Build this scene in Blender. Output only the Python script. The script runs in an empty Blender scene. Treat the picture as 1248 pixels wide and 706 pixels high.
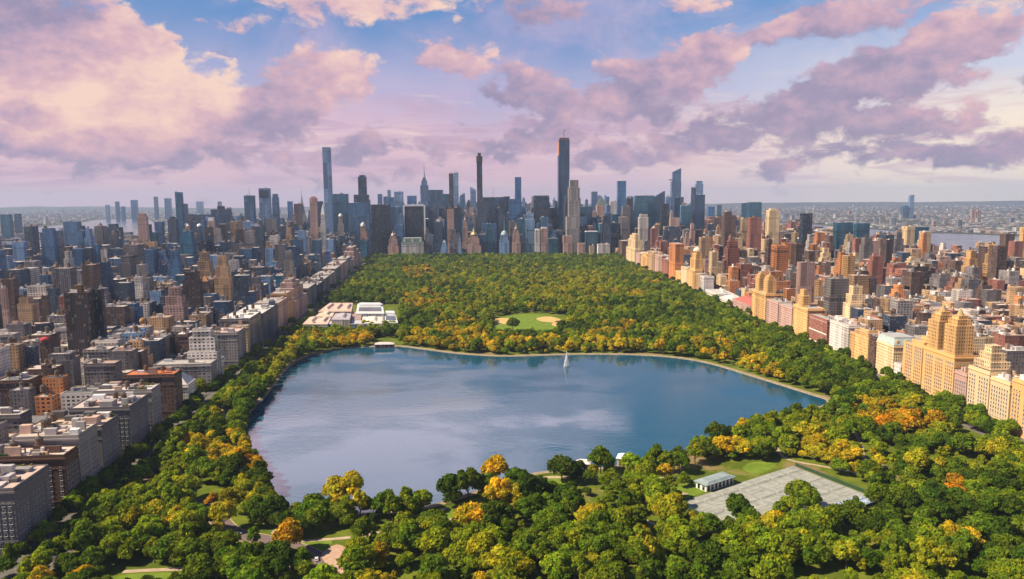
import bpy, bmesh, math, random, time
import numpy as np
from mathutils import Vector, Matrix, noise
from mathutils.bvhtree import BVHTree
T0 = time.time()
R = random.Random(7)
scene = bpy.context.scene
COL = scene.collection
PI = math.pi

# ------------------------------------------------------------------ camera
IW, IH, FPX = 1248.0, 706.0, 900.0
CAMH = 190.0
PITCH, ROLL = math.radians(6.97), math.radians(0.38)
_F = Vector((0, math.cos(PITCH), -math.sin(PITCH)))
_R0 = Vector((1, 0, 0)); _U0 = Vector((0, math.sin(PITCH), math.cos(PITCH)))
CR = _R0 * math.cos(ROLL) - _U0 * math.sin(ROLL)
CU = _U0 * math.cos(ROLL) + _R0 * math.sin(ROLL)
CAMP = Vector((0, 0, CAMH))
cam = bpy.data.cameras.new('camera'); camo = bpy.data.objects.new('camera', cam); COL.objects.link(camo)
cam.sensor_width = 36.0; cam.lens = 36.0 * FPX / IW; cam.clip_start = 1.0; cam.clip_end = 90000.0
m = Matrix((CR, CU, -_F)).transposed().to_4x4(); m.translation = CAMP
camo.matrix_world = m
scene.camera = camo

def ray(px, py):
    return CR * ((px - IW / 2) / FPX) + CU * ((IH / 2 - py) / FPX) + _F
def G(px, py, z=0.0):
    d = ray(px, py); t = (z - CAMH) / d.z
    return (d.x * t, d.y * t)
def AT(px, py, Y):
    d = ray(px, py); t = Y / d.y
    return Vector((d.x * t, Y, CAMH + d.z * t))
def PX(p):
    v = Vector(p) - CAMP; z = v.dot(_F)
    if z < 1: return (-9999, -9999, z)
    return (IW / 2 + FPX * v.dot(CR) / z, IH / 2 - FPX * v.dot(CU) / z, z)

# ------------------------------------------------------------------ helpers
def lin(r, g, b):
    f = lambda c: (c / 255 / 12.92) if c / 255 <= 0.04045 else ((c / 255 + 0.055) / 1.055) ** 2.4
    return (f(r), f(g), f(b))

class MB:
    """collects faces; build() links them as one mesh object"""
    def __init__(s): s.v = []; s.f = []; s.uv = []; s.t = []; s.m = []
    def face(s, pts, uvs=None, tint=(.5, .5, .5), mat=0):
        n = len(s.v); s.v.extend(pts); s.f.append(tuple(range(n, n + len(pts))))
        s.uv.extend(uvs if uvs else [(p[0], p[1]) for p in pts]); s.t.append(tint); s.m.append(mat)
    def prism(s, ring0, ring1, z0, z1, tint, mat=0, top=True, tmat=None, ttint=None, bottom=False, u0=0.0):
        n = len(ring0); u = u0
        for i in range(n):
            a, b = ring0[i], ring0[(i + 1) % n]; c, d = ring1[(i + 1) % n], ring1[i]
            L = math.hypot(b[0] - a[0], b[1] - a[1])
            s.face([(a[0], a[1], z0), (b[0], b[1], z0), (c[0], c[1], z1), (d[0], d[1], z1)],
                   [(u, z0), (u + L, z0), (u + L, z1), (u, z1)], tint, mat)
            u += L
        if top: s.face([(p[0], p[1], z1) for p in ring1], None, ttint or tint, mat if tmat is None else tmat)
        if bottom: s.face([(p[0], p[1], z0) for p in reversed(ring0)], None, tint, mat)
    def box(s, cx, cy, z0, z1, w, d, rot=0.0, tint=(.5, .5, .5), mat=0, top=True, tmat=None, ttint=None, bottom=False, tw=1.0, td=None):
        r0 = rect(cx, cy, w, d, rot); r1 = r0 if tw == 1.0 and td is None else rect(cx, cy, w * tw, d * (tw if td is None else td), rot)
        s.prism(r0, r1, z0, z1, tint, mat, top, tmat, ttint, bottom)
    def cyl(s, cx, cy, z0, z1, r0, r1=None, n=10, tint=(.5, .5, .5), mat=0, top=True, tmat=None, ttint=None):
        if r1 is None: r1 = r0
        a = [(cx + r0 * math.cos(2 * PI * i / n), cy + r0 * math.sin(2 * PI * i / n)) for i in range(n)]
        b = [(cx + r1 * math.cos(2 * PI * i / n), cy + r1 * math.sin(2 * PI * i / n)) for i in range(n)]
        s.prism(a, b, z0, z1, tint, mat, top, tmat, ttint)
    def dome(s, cx, cy, z0, r, h, n=10, k=4, tint=(.5, .5, .5), mat=0):
        for j in range(k):
            a0, a1 = PI / 2 * j / k, PI / 2 * (j + 1) / k
            s.cyl(cx, cy, z0 + h * math.sin(a0), z0 + h * math.sin(a1), r * math.cos(a0), max(r * math.cos(a1), .02), n, tint, mat, top=(j == k - 1))
    def build(s, name, mats, parent=None, smooth=False):
        me = bpy.data.meshes.new(name)
        me.from_pydata(s.v, [], s.f)
        if not isinstance(mats, (list, tuple)): mats = [mats]
        for mt in mats: me.materials.append(mt)
        nf = len(s.f)
        if nf:
            me.polygons.foreach_set('material_index', np.array(s.m, dtype=np.int32))
            uvl = me.uv_layers.new(name='UVMap')
            uvl.data.foreach_set('uv', np.array(s.uv, dtype=np.float32).ravel())
            at = me.attributes.new('tint', 'FLOAT_COLOR', 'FACE')
            tt = np.ones((nf, 4), dtype=np.float32); tt[:, :3] = np.array(s.t, dtype=np.float32)
            at.data.foreach_set('color', tt.ravel())
            if smooth: me.polygons.foreach_set('use_smooth', np.ones(nf, dtype=bool))
        me.update()
        o = bpy.data.objects.new(name, me); COL.objects.link(o)
        if parent: o.parent = parent
        return o

def rect(cx, cy, w, d, rot=0.0):
    c, s_ = math.cos(rot), math.sin(rot)
    return [(cx + x * c - y * s_, cy + x * s_ + y * c) for x, y in ((-w / 2, -d / 2), (w / 2, -d / 2), (w / 2, d / 2), (-w / 2, d / 2))]

def empty(name, loc, rz=0.0):
    o = bpy.data.objects.new(name, None); COL.objects.link(o)
    o.location = loc; o.rotation_euler = (0, 0, rz); o.empty_display_size = 1.0
    return o
def tag(o, label=None, cat=None, group=None, kind=None):
    if label: o['label'] = label
    if cat: o['category'] = cat
    if group: o['group'] = group
    if kind: o['kind'] = kind
    return o

# ------------------------------------------------------------------ materials
class NT:
    def __init__(s, nt): s.nt = nt
    def n(s, typ, **kw):
        nd = s.nt.nodes.new(typ)
        for k, v in kw.items():
            if k == 'ins':
                for kk, vv in v.items():
                    if hasattr(vv, 'is_output') or isinstance(vv, bpy.types.NodeSocket): s.nt.links.new(vv, nd.inputs[kk])
                    else: nd.inputs[kk].default_value = vv
            else: setattr(nd, k, v)
        return nd
    def m(s, op, a, b=None, c=None, clamp=False):
        nd = s.nt.nodes.new('ShaderNodeMath'); nd.operation = op; nd.use_clamp = clamp
        for i, v in enumerate((a, b, c)):
            if v is None: continue
            if isinstance(v, bpy.types.NodeSocket): s.nt.links.new(v, nd.inputs[i])
            else: nd.inputs[i].default_value = v
        return nd.outputs[0]
    def mix(s, fac, a, b, mode='MIX'):
        nd = s.nt.nodes.new('ShaderNodeMix'); nd.data_type = 'RGBA'; nd.blend_type = mode; nd.clamp_factor = True
        for k, v in ((0, fac), (6, a), (7, b)):
            if isinstance(v, bpy.types.NodeSocket): s.nt.links.new(v, nd.inputs[k])
            else: nd.inputs[k].default_value = v if k == 0 else (v[0], v[1], v[2], 1)
        return nd.outputs[2]
    def smooth(s, x, a, b):
        nd = s.nt.nodes.new('ShaderNodeMapRange'); nd.interpolation_type = 'SMOOTHSTEP'
        for k, v in ((0, x), (1, a), (2, b)):
            if isinstance(v, bpy.types.NodeSocket): s.nt.links.new(v, nd.inputs[k])
            else: nd.inputs[k].default_value = v
        return nd.outputs[0]
    def noise(s, vec, scale, detail=3.0, rough=.55, dist=0.0, out=0):
        nd = s.n('ShaderNodeTexNoise'); nd.inputs['Scale'].default_value = scale; nd.inputs['Detail'].default_value = detail
        nd.inputs['Roughness'].default_value = rough; nd.inputs['Distortion'].default_value = dist
        if vec is not None: s.nt.links.new(vec, nd.inputs['Vector'])
        return nd.outputs[out]

def new_mat(name):
    mt = bpy.data.materials.new(name); mt.use_nodes = True
    nt = mt.node_tree; nt.nodes.clear(); return mt, NT(nt)
def finish(b, shader):
    o = b.n('ShaderNodeOutputMaterial'); b.nt.links.new(shader, o.inputs['Surface'])
def principled(b, col, rough=.8, spec=.3, metal=0.0, normal=None, ior=1.45):
    p = b.n('ShaderNodeBsdfPrincipled')
    for k, v in (('Base Color', col), ('Roughness', rough), ('Specular IOR Level', spec), ('Metallic', metal), ('Normal', normal), ('IOR', ior)):
        if v is None: continue
        if isinstance(v, bpy.types.NodeSocket): b.nt.links.new(v, p.inputs[k])
        elif k == 'Base Color': p.inputs[k].default_value = (v[0], v[1], v[2], 1)
        else: p.inputs[k].default_value = v
    return p.outputs[0]

def tint_mat(name, var=.25, scale=.35, rough=.85, spec=.2, metal=0.0):
    """surface whose colour is the face attribute 'tint', mottled with noise"""
    mt, b = new_mat(name)
    t = b.n('ShaderNodeAttribute', attribute_name='tint').outputs['Color']
    ge = b.n('ShaderNodeNewGeometry').outputs['Position']
    nz = b.noise(ge, scale, 4.0, .65)
    k = b.m('MULTIPLY_ADD', nz, 2 * var, 1 - var)
    c = b.n('ShaderNodeVectorMath', operation='SCALE', ins={0: t, 'Scale': k}).outputs[0]
    finish(b, principled(b, c, rough, spec, metal)); return mt

def facade_mat(name, cw, ch, ww, wh, glass=(.02, .03, .045), wr=.85, metal=0.0, wallvar=.18, grough=.18, blinds=.35, gtint=0.0, spec=.3, mechk=.25, ribk=.5):
    """wall in the face tint with a regular grid of glazed openings, in metres from the UVs"""
    mt, b = new_mat(name)
    t = b.n('ShaderNodeAttribute', attribute_name='tint').outputs['Color']
    uv = b.n('ShaderNodeUVMap').outputs[0]
    sp = b.n('ShaderNodeSeparateXYZ', ins={0: uv})
    u = b.m('DIVIDE', sp.outputs[0], cw); v = b.m('DIVIDE', sp.outputs[1], ch)
    fu = b.m('ABSOLUTE', b.m('SUBTRACT', b.m('FRACT', u), .5)); fv = b.m('ABSOLUTE', b.m('SUBTRACT', b.m('FRACT', v), .5))
    win = b.m('MULTIPLY', b.m('LESS_THAN', fu, ww / 2), b.m('LESS_THAN', fv, wh / 2))
    bay = b.n('ShaderNodeTexWhiteNoise', noise_dimensions='2D', ins={'Vector': b.n('ShaderNodeCombineXYZ', ins={0: b.m('FLOOR', b.m('DIVIDE', sp.outputs[0], cw * 3.4)), 1: b.m('FLOOR', b.m('DIVIDE', sp.outputs[1], 46.0))}).outputs[0]}).outputs[0]
    mech = b.m('LESS_THAN', b.m('FRACT', b.m('DIVIDE', b.m('ADD', sp.outputs[1], 9.0), 46.0)), .09)
    rib = b.m('LESS_THAN', b.m('FRACT', b.m('DIVIDE', sp.outputs[0], cw * 4.0)), .16)
    cell = b.n('ShaderNodeCombineXYZ', ins={0: b.m('FLOOR', u), 1: b.m('FLOOR', v)}).outputs[0]
    wn = b.n('ShaderNodeTexWhiteNoise', noise_dimensions='2D', ins={'Vector': cell}).outputs[0]
    ge = b.n('ShaderNodeNewGeometry').outputs['Position']
    nz = b.noise(ge, .07, 4.0, .7)
    wall = b.n('ShaderNodeVectorMath', operation='SCALE', ins={0: t, 'Scale': b.m('MULTIPLY_ADD', nz, 2 * wallvar, 1 - wallvar)}).outputs[0]
    band = b.m('GREATER_THAN', fv, .47)
    wall = b.mix(b.m('MULTIPLY', band, .25), wall, (.03, .03, .03))
    g = b.mix(b.m('MULTIPLY', b.m('GREATER_THAN', wn, 1 - blinds), b.m('MULTIPLY', wn, .5)), glass, (.35, .33, .3))
    if gtint: g = b.mix(gtint, g, t)
    c = b.mix(win, wall, g)
    c = b.n('ShaderNodeVectorMath', operation='SCALE', ins={0: c, 'Scale': b.m('MULTIPLY_ADD', bay, .8, .6)}).outputs[0]
    c = b.mix(b.m('MULTIPLY', mech, mechk), c, (.03, .035, .045)); c = b.mix(b.m('MULTIPLY', rib, ribk), c, t)
    ro = b.m('MULTIPLY_ADD', win, grough - wr, wr)
    me = b.m('MULTIPLY', win, metal)
    finish(b, principled(b, c, ro, b.m('MULTIPLY_ADD', win, .3, spec), me)); return mt

M = {}
M['brick'] = facade_mat('brick_facade', 2.9, 3.3, .42, .52)
M['brick_wide'] = facade_mat('wide_bay_facade', 4.2, 3.4, .58, .5, blinds=.4)
M['stone'] = facade_mat('stone_facade', 2.3, 3.2, .4, .55)
M['pier'] = facade_mat('pier_facade', 3.0, 3.6, .55, .82, blinds=.2)
M['glass'] = facade_mat('curtain_glass', 1.6, 3.9, .88, .84, glass=(.035, .06, .085), wr=.4, metal=.5, grough=.1, blinds=.12, gtint=.65, spec=.5, mechk=.7, ribk=.75)
M['plain'] = tint_mat('plain_masonry', .16, .25)
M['roof'] = tint_mat('roof_membrane', .4, .22)
M['metal'] = tint_mat('painted_metal', .1, .5, .45, .5, .3)
M['wood'] = tint_mat('weathered_wood', .25, 1.5)
M['stonework'] = tint_mat('dressed_stone', .2, .6)

def ground_mat():
    mt, b = new_mat('city_ground')
    ge = b.n('ShaderNodeNewGeometry').outputs['Position']
    n1 = b.noise(ge, .0016, 5.0, .65); n2 = b.noise(ge, .02, 4.0, .7); n3 = b.noise(ge, .006, 3.0, .6)
    c = b.mix(b.smooth(n1, .42, .62), (.05, .052, .055), (.085, .095, .06))
    c = b.mix(b.smooth(n2, .55, .72), c, (.24, .22, .22))
    c = b.mix(b.m('MULTIPLY', b.smooth(n3, .5, .7), .6), c, (.045, .07, .035))
    finish(b, principled(b, c, .95, .1)); return mt
def flat_mat(name, c1, c2, scale, c3=None, scale3=None, rough=.95, spec=.1):
    mt, b = new_mat(name)
    ge = b.n('ShaderNodeNewGeometry').outputs['Position']
    c = b.mix(b.smooth(b.noise(ge, scale, 5.0, .65), .38, .64), c1, c2)
    if c3: c = b.mix(b.smooth(b.noise(ge, scale3, 4.0, .6), .56, .66), c, c3)
    finish(b, principled(b, c, rough, spec)); return mt
M['ground'] = ground_mat()
M['park'] = flat_mat('park_floor', (.085, .12, .012), (.16, .19, .02), .05, (.26, .18, .09), .025)
M['lawn'] = flat_mat('mown_lawn', (.13, .20, .02), (.18, .25, .03), .09)
M['sand'] = flat_mat('infield_clay', (.55, .36, .13), (.62, .44, .19), .15)
M['path'] = flat_mat('pale_path', (.42, .31, .22), (.52, .40, .29), .25)
M['pinkpave'] = flat_mat('pink_paving', (.45, .28, .2), (.55, .38, .28), .4)
M['asphalt'] = flat_mat('asphalt', (.055, .05, .055), (.085, .075, .08), .3)
M['parkroad'] = flat_mat('park_drive', (.17, .12, .12), (.22, .16, .15), .3)
M['pavement'] = flat_mat('pavement', (.13, .12, .115), (.19, .175, .165), .3)
M['court'] = flat_mat('court_clay', (.27, .28, .25), (.35, .35, .31), .12, (.22, .23, .21), .2)
M['bluecourt'] = flat_mat('blue_court', (.22, .30, .45), (.5, .55, .62), .35)
M['white'] = flat_mat('white_paint', (.75, .75, .73), (.82, .82, .8), .8, rough=.6)
M['bank'] = flat_mat('stone_bank', (.22, .18, .12), (.33, .27, .19), .35)
M['track'] = flat_mat('cinder_track', (.30, .23, .15), (.38, .30, .2), .3)

def water_mat(name, base, bump=.12, scale=.12, rough=.06):
    mt, b = new_mat(name)
    ge = b.n('ShaderNodeNewGeometry').outputs['Position']
    mp = b.n('ShaderNodeMapping', ins={'Vector': ge, 'Scale': (1.0, 1.7, 1.0), 'Rotation': (0, 0, .3)}).outputs[0]
    big = b.noise(mp, .012, 3.0, .55)
    n1 = b.noise(mp, scale, 3.0, .6); n2 = b.noise(mp, scale * 4.5, 2.0, .5)
    h = b.m('ADD', n1, b.m('MULTIPLY', n2, .35))
    st = b.m('MULTIPLY_ADD', b.smooth(big, .4, .62), bump, bump * .35)
    bp = b.n('ShaderNodeBump', ins={'Height': h, 'Strength': st, 'Distance': 1.0}).outputs[0]
    ro = b.m('MULTIPLY_ADD', b.smooth(big, .42, .62), .1, rough)
    finish(b, principled(b, base, ro, .72, 0.0, bp, 1.33)); return mt
M['water'] = water_mat('reservoir_water', (.012, .075, .13))
M['river'] = water_mat('river_water', (.10, .12, .16), .25, .05, .16)

def leaf_mat(name, instanced):
    mt, b = new_mat(name)
    if instanced: t = b.n('ShaderNodeAttribute', attribute_name='tint', attribute_type='INSTANCER').outputs['Color']
    else: t = b.n('ShaderNodeObjectInfo').outputs['Color']
    lv = b.n('ShaderNodeAttribute', attribute_name='leafvar').outputs['Color']
    c = b.mix(1.0, t, lv, 'MULTIPLY')
    d = b.n('ShaderNodeBsdfDiffuse', ins={'Color': c}).outputs[0]
    c2 = b.mix(1.0, c, (1.15, 1.1, .5), 'MULTIPLY')
    tr = b.n('ShaderNodeBsdfTranslucent', ins={'Color': c2}).outputs[0]
    mx = b.n('ShaderNodeMixShader', ins={0: .36, 1: d, 2: tr}).outputs[0]
    finish(b, mx); return mt
M['leaf'] = leaf_mat('foliage', False)
M['leaf_far'] = leaf_mat('woodland_foliage', True)
M['bark'] = tint_mat('bark', .3, 2.0)
def pane_mat():
    mt, b = new_mat('window_glass')
    r_ = b.n('ShaderNodeTexWhiteNoise', ins={'Vector': b.n('ShaderNodeVectorMath', operation='FLOOR', ins={0: b.n('ShaderNodeVectorMath', operation='SCALE', ins={0: b.n('ShaderNodeNewGeometry').outputs['Position'], 'Scale': .42}).outputs[0]}).outputs[0]}).outputs[0]
    c = b.mix(b.smooth(r_, .6, 1.0), (.012, .016, .026), (.16, .15, .14))
    finish(b, principled(b, c, .3, .3)); return mt
M['pane'] = pane_mat()
M['frame'] = flat_mat('window_frame_paint', (.34, .34, .34), (.42, .42, .42), .5)
mt, b_ = new_mat('water_spray')
finish(b_, b_.n('ShaderNodeMixShader', ins={0: .35, 1: b_.n('ShaderNodeBsdfDiffuse', ins={'Color': (.9, .92, .95, 1)}).outputs[0],
       2: b_.n('ShaderNodeBsdfTranslucent', ins={'Color': (.9, .92, .95, 1)}).outputs[0]}).outputs[0])
M['spray'] = mt
mt, b_ = new_mat('tennis_netting')
finish(b_, b_.n('ShaderNodeMixShader', ins={0: .3, 1: b_.n('ShaderNodeBsdfTransparent').outputs[0], 2: b_.n('ShaderNodeBsdfDiffuse', ins={'Color': (.12, .13, .12, 1)}).outputs[0]}).outputs[0])
M['netting'] = mt
mt, b_ = new_mat('vehicle_paint')
finish(b_, principled(b_, b_.n('ShaderNodeAttribute', attribute_name='tint').outputs['Color'], .25, .5)); M['paint'] = mt

SKYS, SKYM, HAZE, HAZEC, EXPO = .058, .64, 4.6e-5, (.56, .71, 1.0), .66

# ------------------------------------------------------------------ light, sky, air
SUN_EL, SUN_AZ = math.radians(44), math.radians(-105)     # azimuth from +Y, positive to the right
sd = Vector((math.sin(SUN_AZ) * math.cos(SUN_EL), math.cos(SUN_AZ) * math.cos(SUN_EL), math.sin(SUN_EL)))
sl = bpy.data.lights.new('sun', 'SUN'); sl.energy = 5.0; sl.angle = math.radians(.5); sl.color = (1.0, .85, .62)
so = bpy.data.objects.new('sun', sl); COL.objects.link(so)
so.rotation_euler = (-sd).to_track_quat('-Z', 'Y').to_euler()

w = bpy.data.worlds.new('World'); scene.world = w; w.use_nodes = True
w.node_tree.nodes.clear(); b = NT(w.node_tree)
tc = b.n('ShaderNodeTexCoord').outputs['Generated']
sk = b.n('ShaderNodeTexSky', sky_type='NISHITA', sun_disc=False)
sk.sun_elevation = SUN_EL; sk.sun_rotation = SUN_AZ % (2 * PI); sk.air_density = 1.2; sk.dust_density = .6; sk.ozone_density = 2.5
sv = b.n('ShaderNodeSeparateXYZ', ins={0: tc})
az = b.m('DEGREES', b.m('ARCTAN2', sv.outputs[0], sv.outputs[1]))
el = b.m('DEGREES', b.m('ARCSINE', sv.outputs[2], clamp=False))
def sdir(px, py):
    d = ray(px, py).normalized(); return (math.degrees(math.atan2(d.x, d.y)), math.degrees(math.asin(d.z)))
base = b.mix(1.0, sk.outputs[0], (SKYS * .62, SKYS * .9, SKYS * 1.3), 'MULTIPLY')
# low air: blue -> lilac/pink on the left, cream on the right
elw = b.m('ADD', el, b.m('MULTIPLY', b.m('SUBTRACT', b.noise(tc, 5.0, 4.0, .6), .5), 5.0))
rt = b.smooth(az, 2.0, 32.0)
lowc = b.mix(rt, lin(226, 190, 202), lin(255, 238, 218))
midc = b.mix(rt, lin(178, 178, 214), lin(206, 212, 232))
topc = b.mix(rt, lin(106, 148, 202), lin(122, 160, 212))
inframe = b.smooth(el, 32.0, 18.0)
c = b.mix(b.smooth(elw, 8.0, 13.5), midc, topc)
c = b.mix(b.smooth(elw, 8.5, 4.0), c, lowc)
c = b.mix(inframe, base, c)
# warped cloud coordinates, in degrees of azimuth and elevation
p3 = b.n('ShaderNodeCombineXYZ', ins={0: az, 1: b.m('MULTIPLY', el, 1.5), 2: 0.0}).outputs[0]
wx = b.m('MULTIPLY', b.m('SUBTRACT', b.noise(p3, .16, 5.0, .6), .5), 6.0)
p3b = b.n('ShaderNodeVectorMath', operation='ADD', ins={0: p3, 1: (71.0, 13.0, 5.0)}).outputs[0]
wy = b.m('MULTIPLY', b.m('SUBTRACT', b.noise(p3b, .16, 5.0, .6), .5), 3.6)
A = b.m('ADD', az, wx); E = b.m('ADD', el, wy)
fb = b.noise(p3, .42, 9.0, .6, .3)
fb2 = b.noise(p3b, .5, 6.0, .58)
# (px, py, rx, ry, weight, warmth, tilt)  -> soft ellipses in the sky dome
BL = [(105, 112, 165, 62, 1.2, .95, 0), (40, 40, 120, 48, 1.1, .18, 0), (165, 62, 42, 46, 1.0, .72, 0), (215, 128, 75, 30, .9, .72, 0), (28, 134, 44, 11, .9, .05, 0),
      (385, 100, 78, 40, 1.1, .58, .25), (325, 138, 80, 30, .95, .28, .1), (170, 182, 270, 26, .75, .3, 0), (556, 72, 46, 22, 1.0, .62, 0), (640, 108, 58, 26, .95, .3, 0),
      (655, 12, 72, 20, .7, .35, 0), (800, 100, 80, 46, 1.15, .36, .25), (868, 68, 44, 30, .95, .52, .3), (905, 150, 105, 34, .9, .24, .1), (1075, 92, 120, 38, 1.25, .3, .3),
      (1160, 50, 60, 30, 1.0, .6, .3), (1040, 18, 120, 20, .95, .42, .1), (1085, 160, 115, 24, .95, .3, .15), (1205, 188, 60, 18, .9, .26, .1), (440, 182, 50, 17, .8, .25, 0),
      (690, 148, 70, 34, .85, .4, .2), (770, 186, 90, 24, .8, .32, .1), (940, 206, 42, 13, .8, .3, .2), (1190, 102, 26, 10, .8, .55, .2), (1248, 32, 22, 18, .8, .5, 0),
      (845, 4, 42, 9, .8, .8, 0), (945, 30, 30, 12, .7, .75, .3), (540, 178, 60, 16, .6, .35, 0), (620, 182, 50, 22, .7, .3, 0), (1095, 190, 50, 13, .7, .25, .1), (480, 214, 160, 10, .45, .35, 0),
      (1000, 120, 60, 25, .7, .35, .3), (620, 85, 26, 14, .5, .6, 0), (300, 30, 60, 6, .35, .8, .1), (750, 76, 30, 9, .4, .8, 0)]
BD = [(-13, 17.0, 15, 4.6, 1.5, .85, 0), (3, 17.4, 7, 1.6, 1.2, 1.0, 0), (-20, 22, 16, 5, 1.3, .75, 0), (-4, 22.5, 14, 3.0, 1.1, .8, 0), (30, 26, 14, 4, .6, .5, 0), (-45, 22, 14, 7, 1.0, .6, 0),
      (55, 18, 16, 6, 1.0, .6, 0), (-75, 20, 16, 8, 1.0, .8, 0), (100, 20, 30, 7, .9, .5, 0), (170, 24, 40, 8, .8, .5, 0), (-130, 22, 25, 8, .9, .6, 0)]  # unseen clouds out of view; those ahead are placed for the water's reflection
blobs = []
for (px, py, rx, ry, wt, wm, tl) in BL:
    a0, e0 = sdir(px, py); blobs.append((a0, e0, rx * .071, ry * .073, wt, wm, tl))
blobs += BD
dens = None; warm = None
for (a0, e0, rx, ry, wt, wm, tl) in blobs:
    dx = b.m('MULTIPLY_ADD', A, 1 / rx, -a0 / rx)
    dy = b.m('MULTIPLY_ADD', E, 1 / ry, -e0 / ry)
    if tl: dy = b.m('MULTIPLY_ADD', dx, -tl * rx / ry * .8, dy)
    q = b.m('ADD', b.m('MULTIPLY', dx, dx), b.m('MULTIPLY', dy, dy))
    mk = b.m('MULTIPLY_ADD', q, -wt, wt, clamp=False); mk = b.m('MAXIMUM', mk, 0.0)
    # sun-warmed upper right flank, cooler lower left
    sh = b.m('MULTIPLY', mk, b.m('ADD', b.m('MULTIPLY_ADD', dx, .22, wm), b.m('MULTIPLY', dy, .16)))
    dens = mk if dens is None else b.m('ADD', dens, mk)
    warm = sh if warm is None else b.m('ADD', warm, sh)
wv = b.m('DIVIDE', warm, b.m('MAXIMUM', dens, .05))
wv = b.m('ADD', wv, b.m('MULTIPLY', b.m('SUBTRACT', fb2, .5), .95))
wv = b.m('ADD', wv, b.m('MULTIPLY', b.m('SUBTRACT', fb, .5), .7))
d2 = b.m('ADD', b.m('MINIMUM', dens, 1.15), b.m('MULTIPLY', b.m('SUBTRACT', fb, .5), 2.7))
mask = b.smooth(d2, .2, .74)
rmp = b.n('ShaderNodeValToRGB'); cr = rmp.color_ramp
cr.elements[0].position = .0; cr.elements[0].color = (*lin(146, 138, 168), 1)
cr.elements[1].position = 1.0; cr.elements[1].color = (*lin(252, 216, 196), 1)
for pos, cc in ((.25, lin(164, 150, 178)), (.45, lin(196, 166, 186)), (.65, lin(222, 182, 190)), (.82, lin(240, 200, 194))):
    e_ = cr.elements.new(pos); e_.color = (*cc, 1)
b.nt.links.new(wv, rmp.inputs[0])
# thin streaks low over the horizon
p4 = b.n('ShaderNodeCombineXYZ', ins={0: b.m('MULTIPLY', az, .09), 1: b.m('MULTIPLY', el, .62), 2: 2.0}).outputs[0]
stk = b.m('MULTIPLY', b.smooth(b.noise(p4, 1.25, 6.0, .62, .5), .47, .62), b.m('MULTIPLY', b.smooth(el, 9.0, 5.5), b.smooth(el, .3, 1.6)))
c = b.mix(b.m('MULTIPLY', stk, .8), c, b.mix(rt, lin(198, 166, 190), lin(214, 184, 196)))
p5 = b.n('ShaderNodeVectorMath', operation='ADD', ins={0: p4, 1: (9.0, 31.0, 4.0)}).outputs[0]
stk2 = b.m('MULTIPLY', b.smooth(b.noise(p5, 1.3, 5.0, .6, .6), .52, .72), b.m('MULTIPLY', b.smooth(el, 10.0, 6.0), b.smooth(el, .5, 2.0)))
c = b.mix(b.m('MULTIPLY', stk2, .75), c, lin(252, 226, 212))
veil = b.m('MULTIPLY', b.smooth(b.noise(p3b, .11, 7.0, .62, .4), .42, .72), b.m('MULTIPLY', inframe, .5))
c = b.mix(veil, c, b.mix(rt, lin(214, 186, 212), lin(238, 222, 224)))
c = b.mix(b.m('MULTIPLY', mask, .93), c, rmp.outputs[0])
# sky strength is given for exposure 0: bring the cloud colours back through the exposure
# unseen clouds above the picture, boosted to brighten their reflection in the water
over = b.m('MULTIPLY', b.m('MULTIPLY', mask, b.smooth(el, 14.5, 17.0)), b.m('MULTIPLY', b.smooth(el, 40.0, 26.0), b.smooth(b.m('ABSOLUTE', az), 75.0, 40.0)))
c = b.mix(over, c, lin(226, 206, 226))
c = b.n('ShaderNodeVectorMath', operation='SCALE', ins={0: c, 'Scale': b.m('MULTIPLY_ADD', over, 2.1, 1.0)}).outputs[0]
c = b.mix(1.0, c, (SKYM, SKYM, SKYM), 'MULTIPLY')
bg = b.n('ShaderNodeBackground', ins={'Color': c, 'Strength': 1.0}).outputs[0]
ow = b.n('ShaderNodeOutputWorld'); b.nt.links.new(bg, ow.inputs[0])

# the air: one closed box of even density round everything
if HAZE > 0:
    hb = MB(); hb.box(0, 9500, -1.5, 452, 37000, 20600, bottom=True)
    hm = bpy.data.materials.new('haze_air'); hm.use_nodes = True; hm.node_tree.nodes.clear()
    b = NT(hm.node_tree)
    pv = b.n('ShaderNodeVolumePrincipled'); pv.inputs['Density'].default_value = HAZE; pv.inputs['Color'].default_value = (*HAZEC, 1)
    pv.inputs['Anisotropy'].default_value = .1
    oo = b.n('ShaderNodeOutputMaterial'); b.nt.links.new(pv.outputs[0], oo.inputs['Volume'])
    tag(hb.build('haze', hm), kind='stuff')

scene.view_settings.view_transform = 'Standard'; scene.view_settings.look = 'None'
scene.view_settings.exposure = EXPO; scene.view_settings.gamma = 1.0
scene.view_settings.use_curve_mapping = False
scene.render.engine = 'CYCLES'
cy = scene.cycles
cy.max_bounces = 5; cy.diffuse_bounces = 2; cy.glossy_bounces = 3; cy.transmission_bounces = 3; cy.volume_bounces = 0; cy.transparent_max_bounces = 8
cy.use_denoising = True
try: cy.denoiser = 'OPENIMAGEDENOISE'
except Exception: pass
cy.sample_clamp_indirect = 4.0
cy.caustics_reflective = False; cy.caustics_refractive = False

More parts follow.
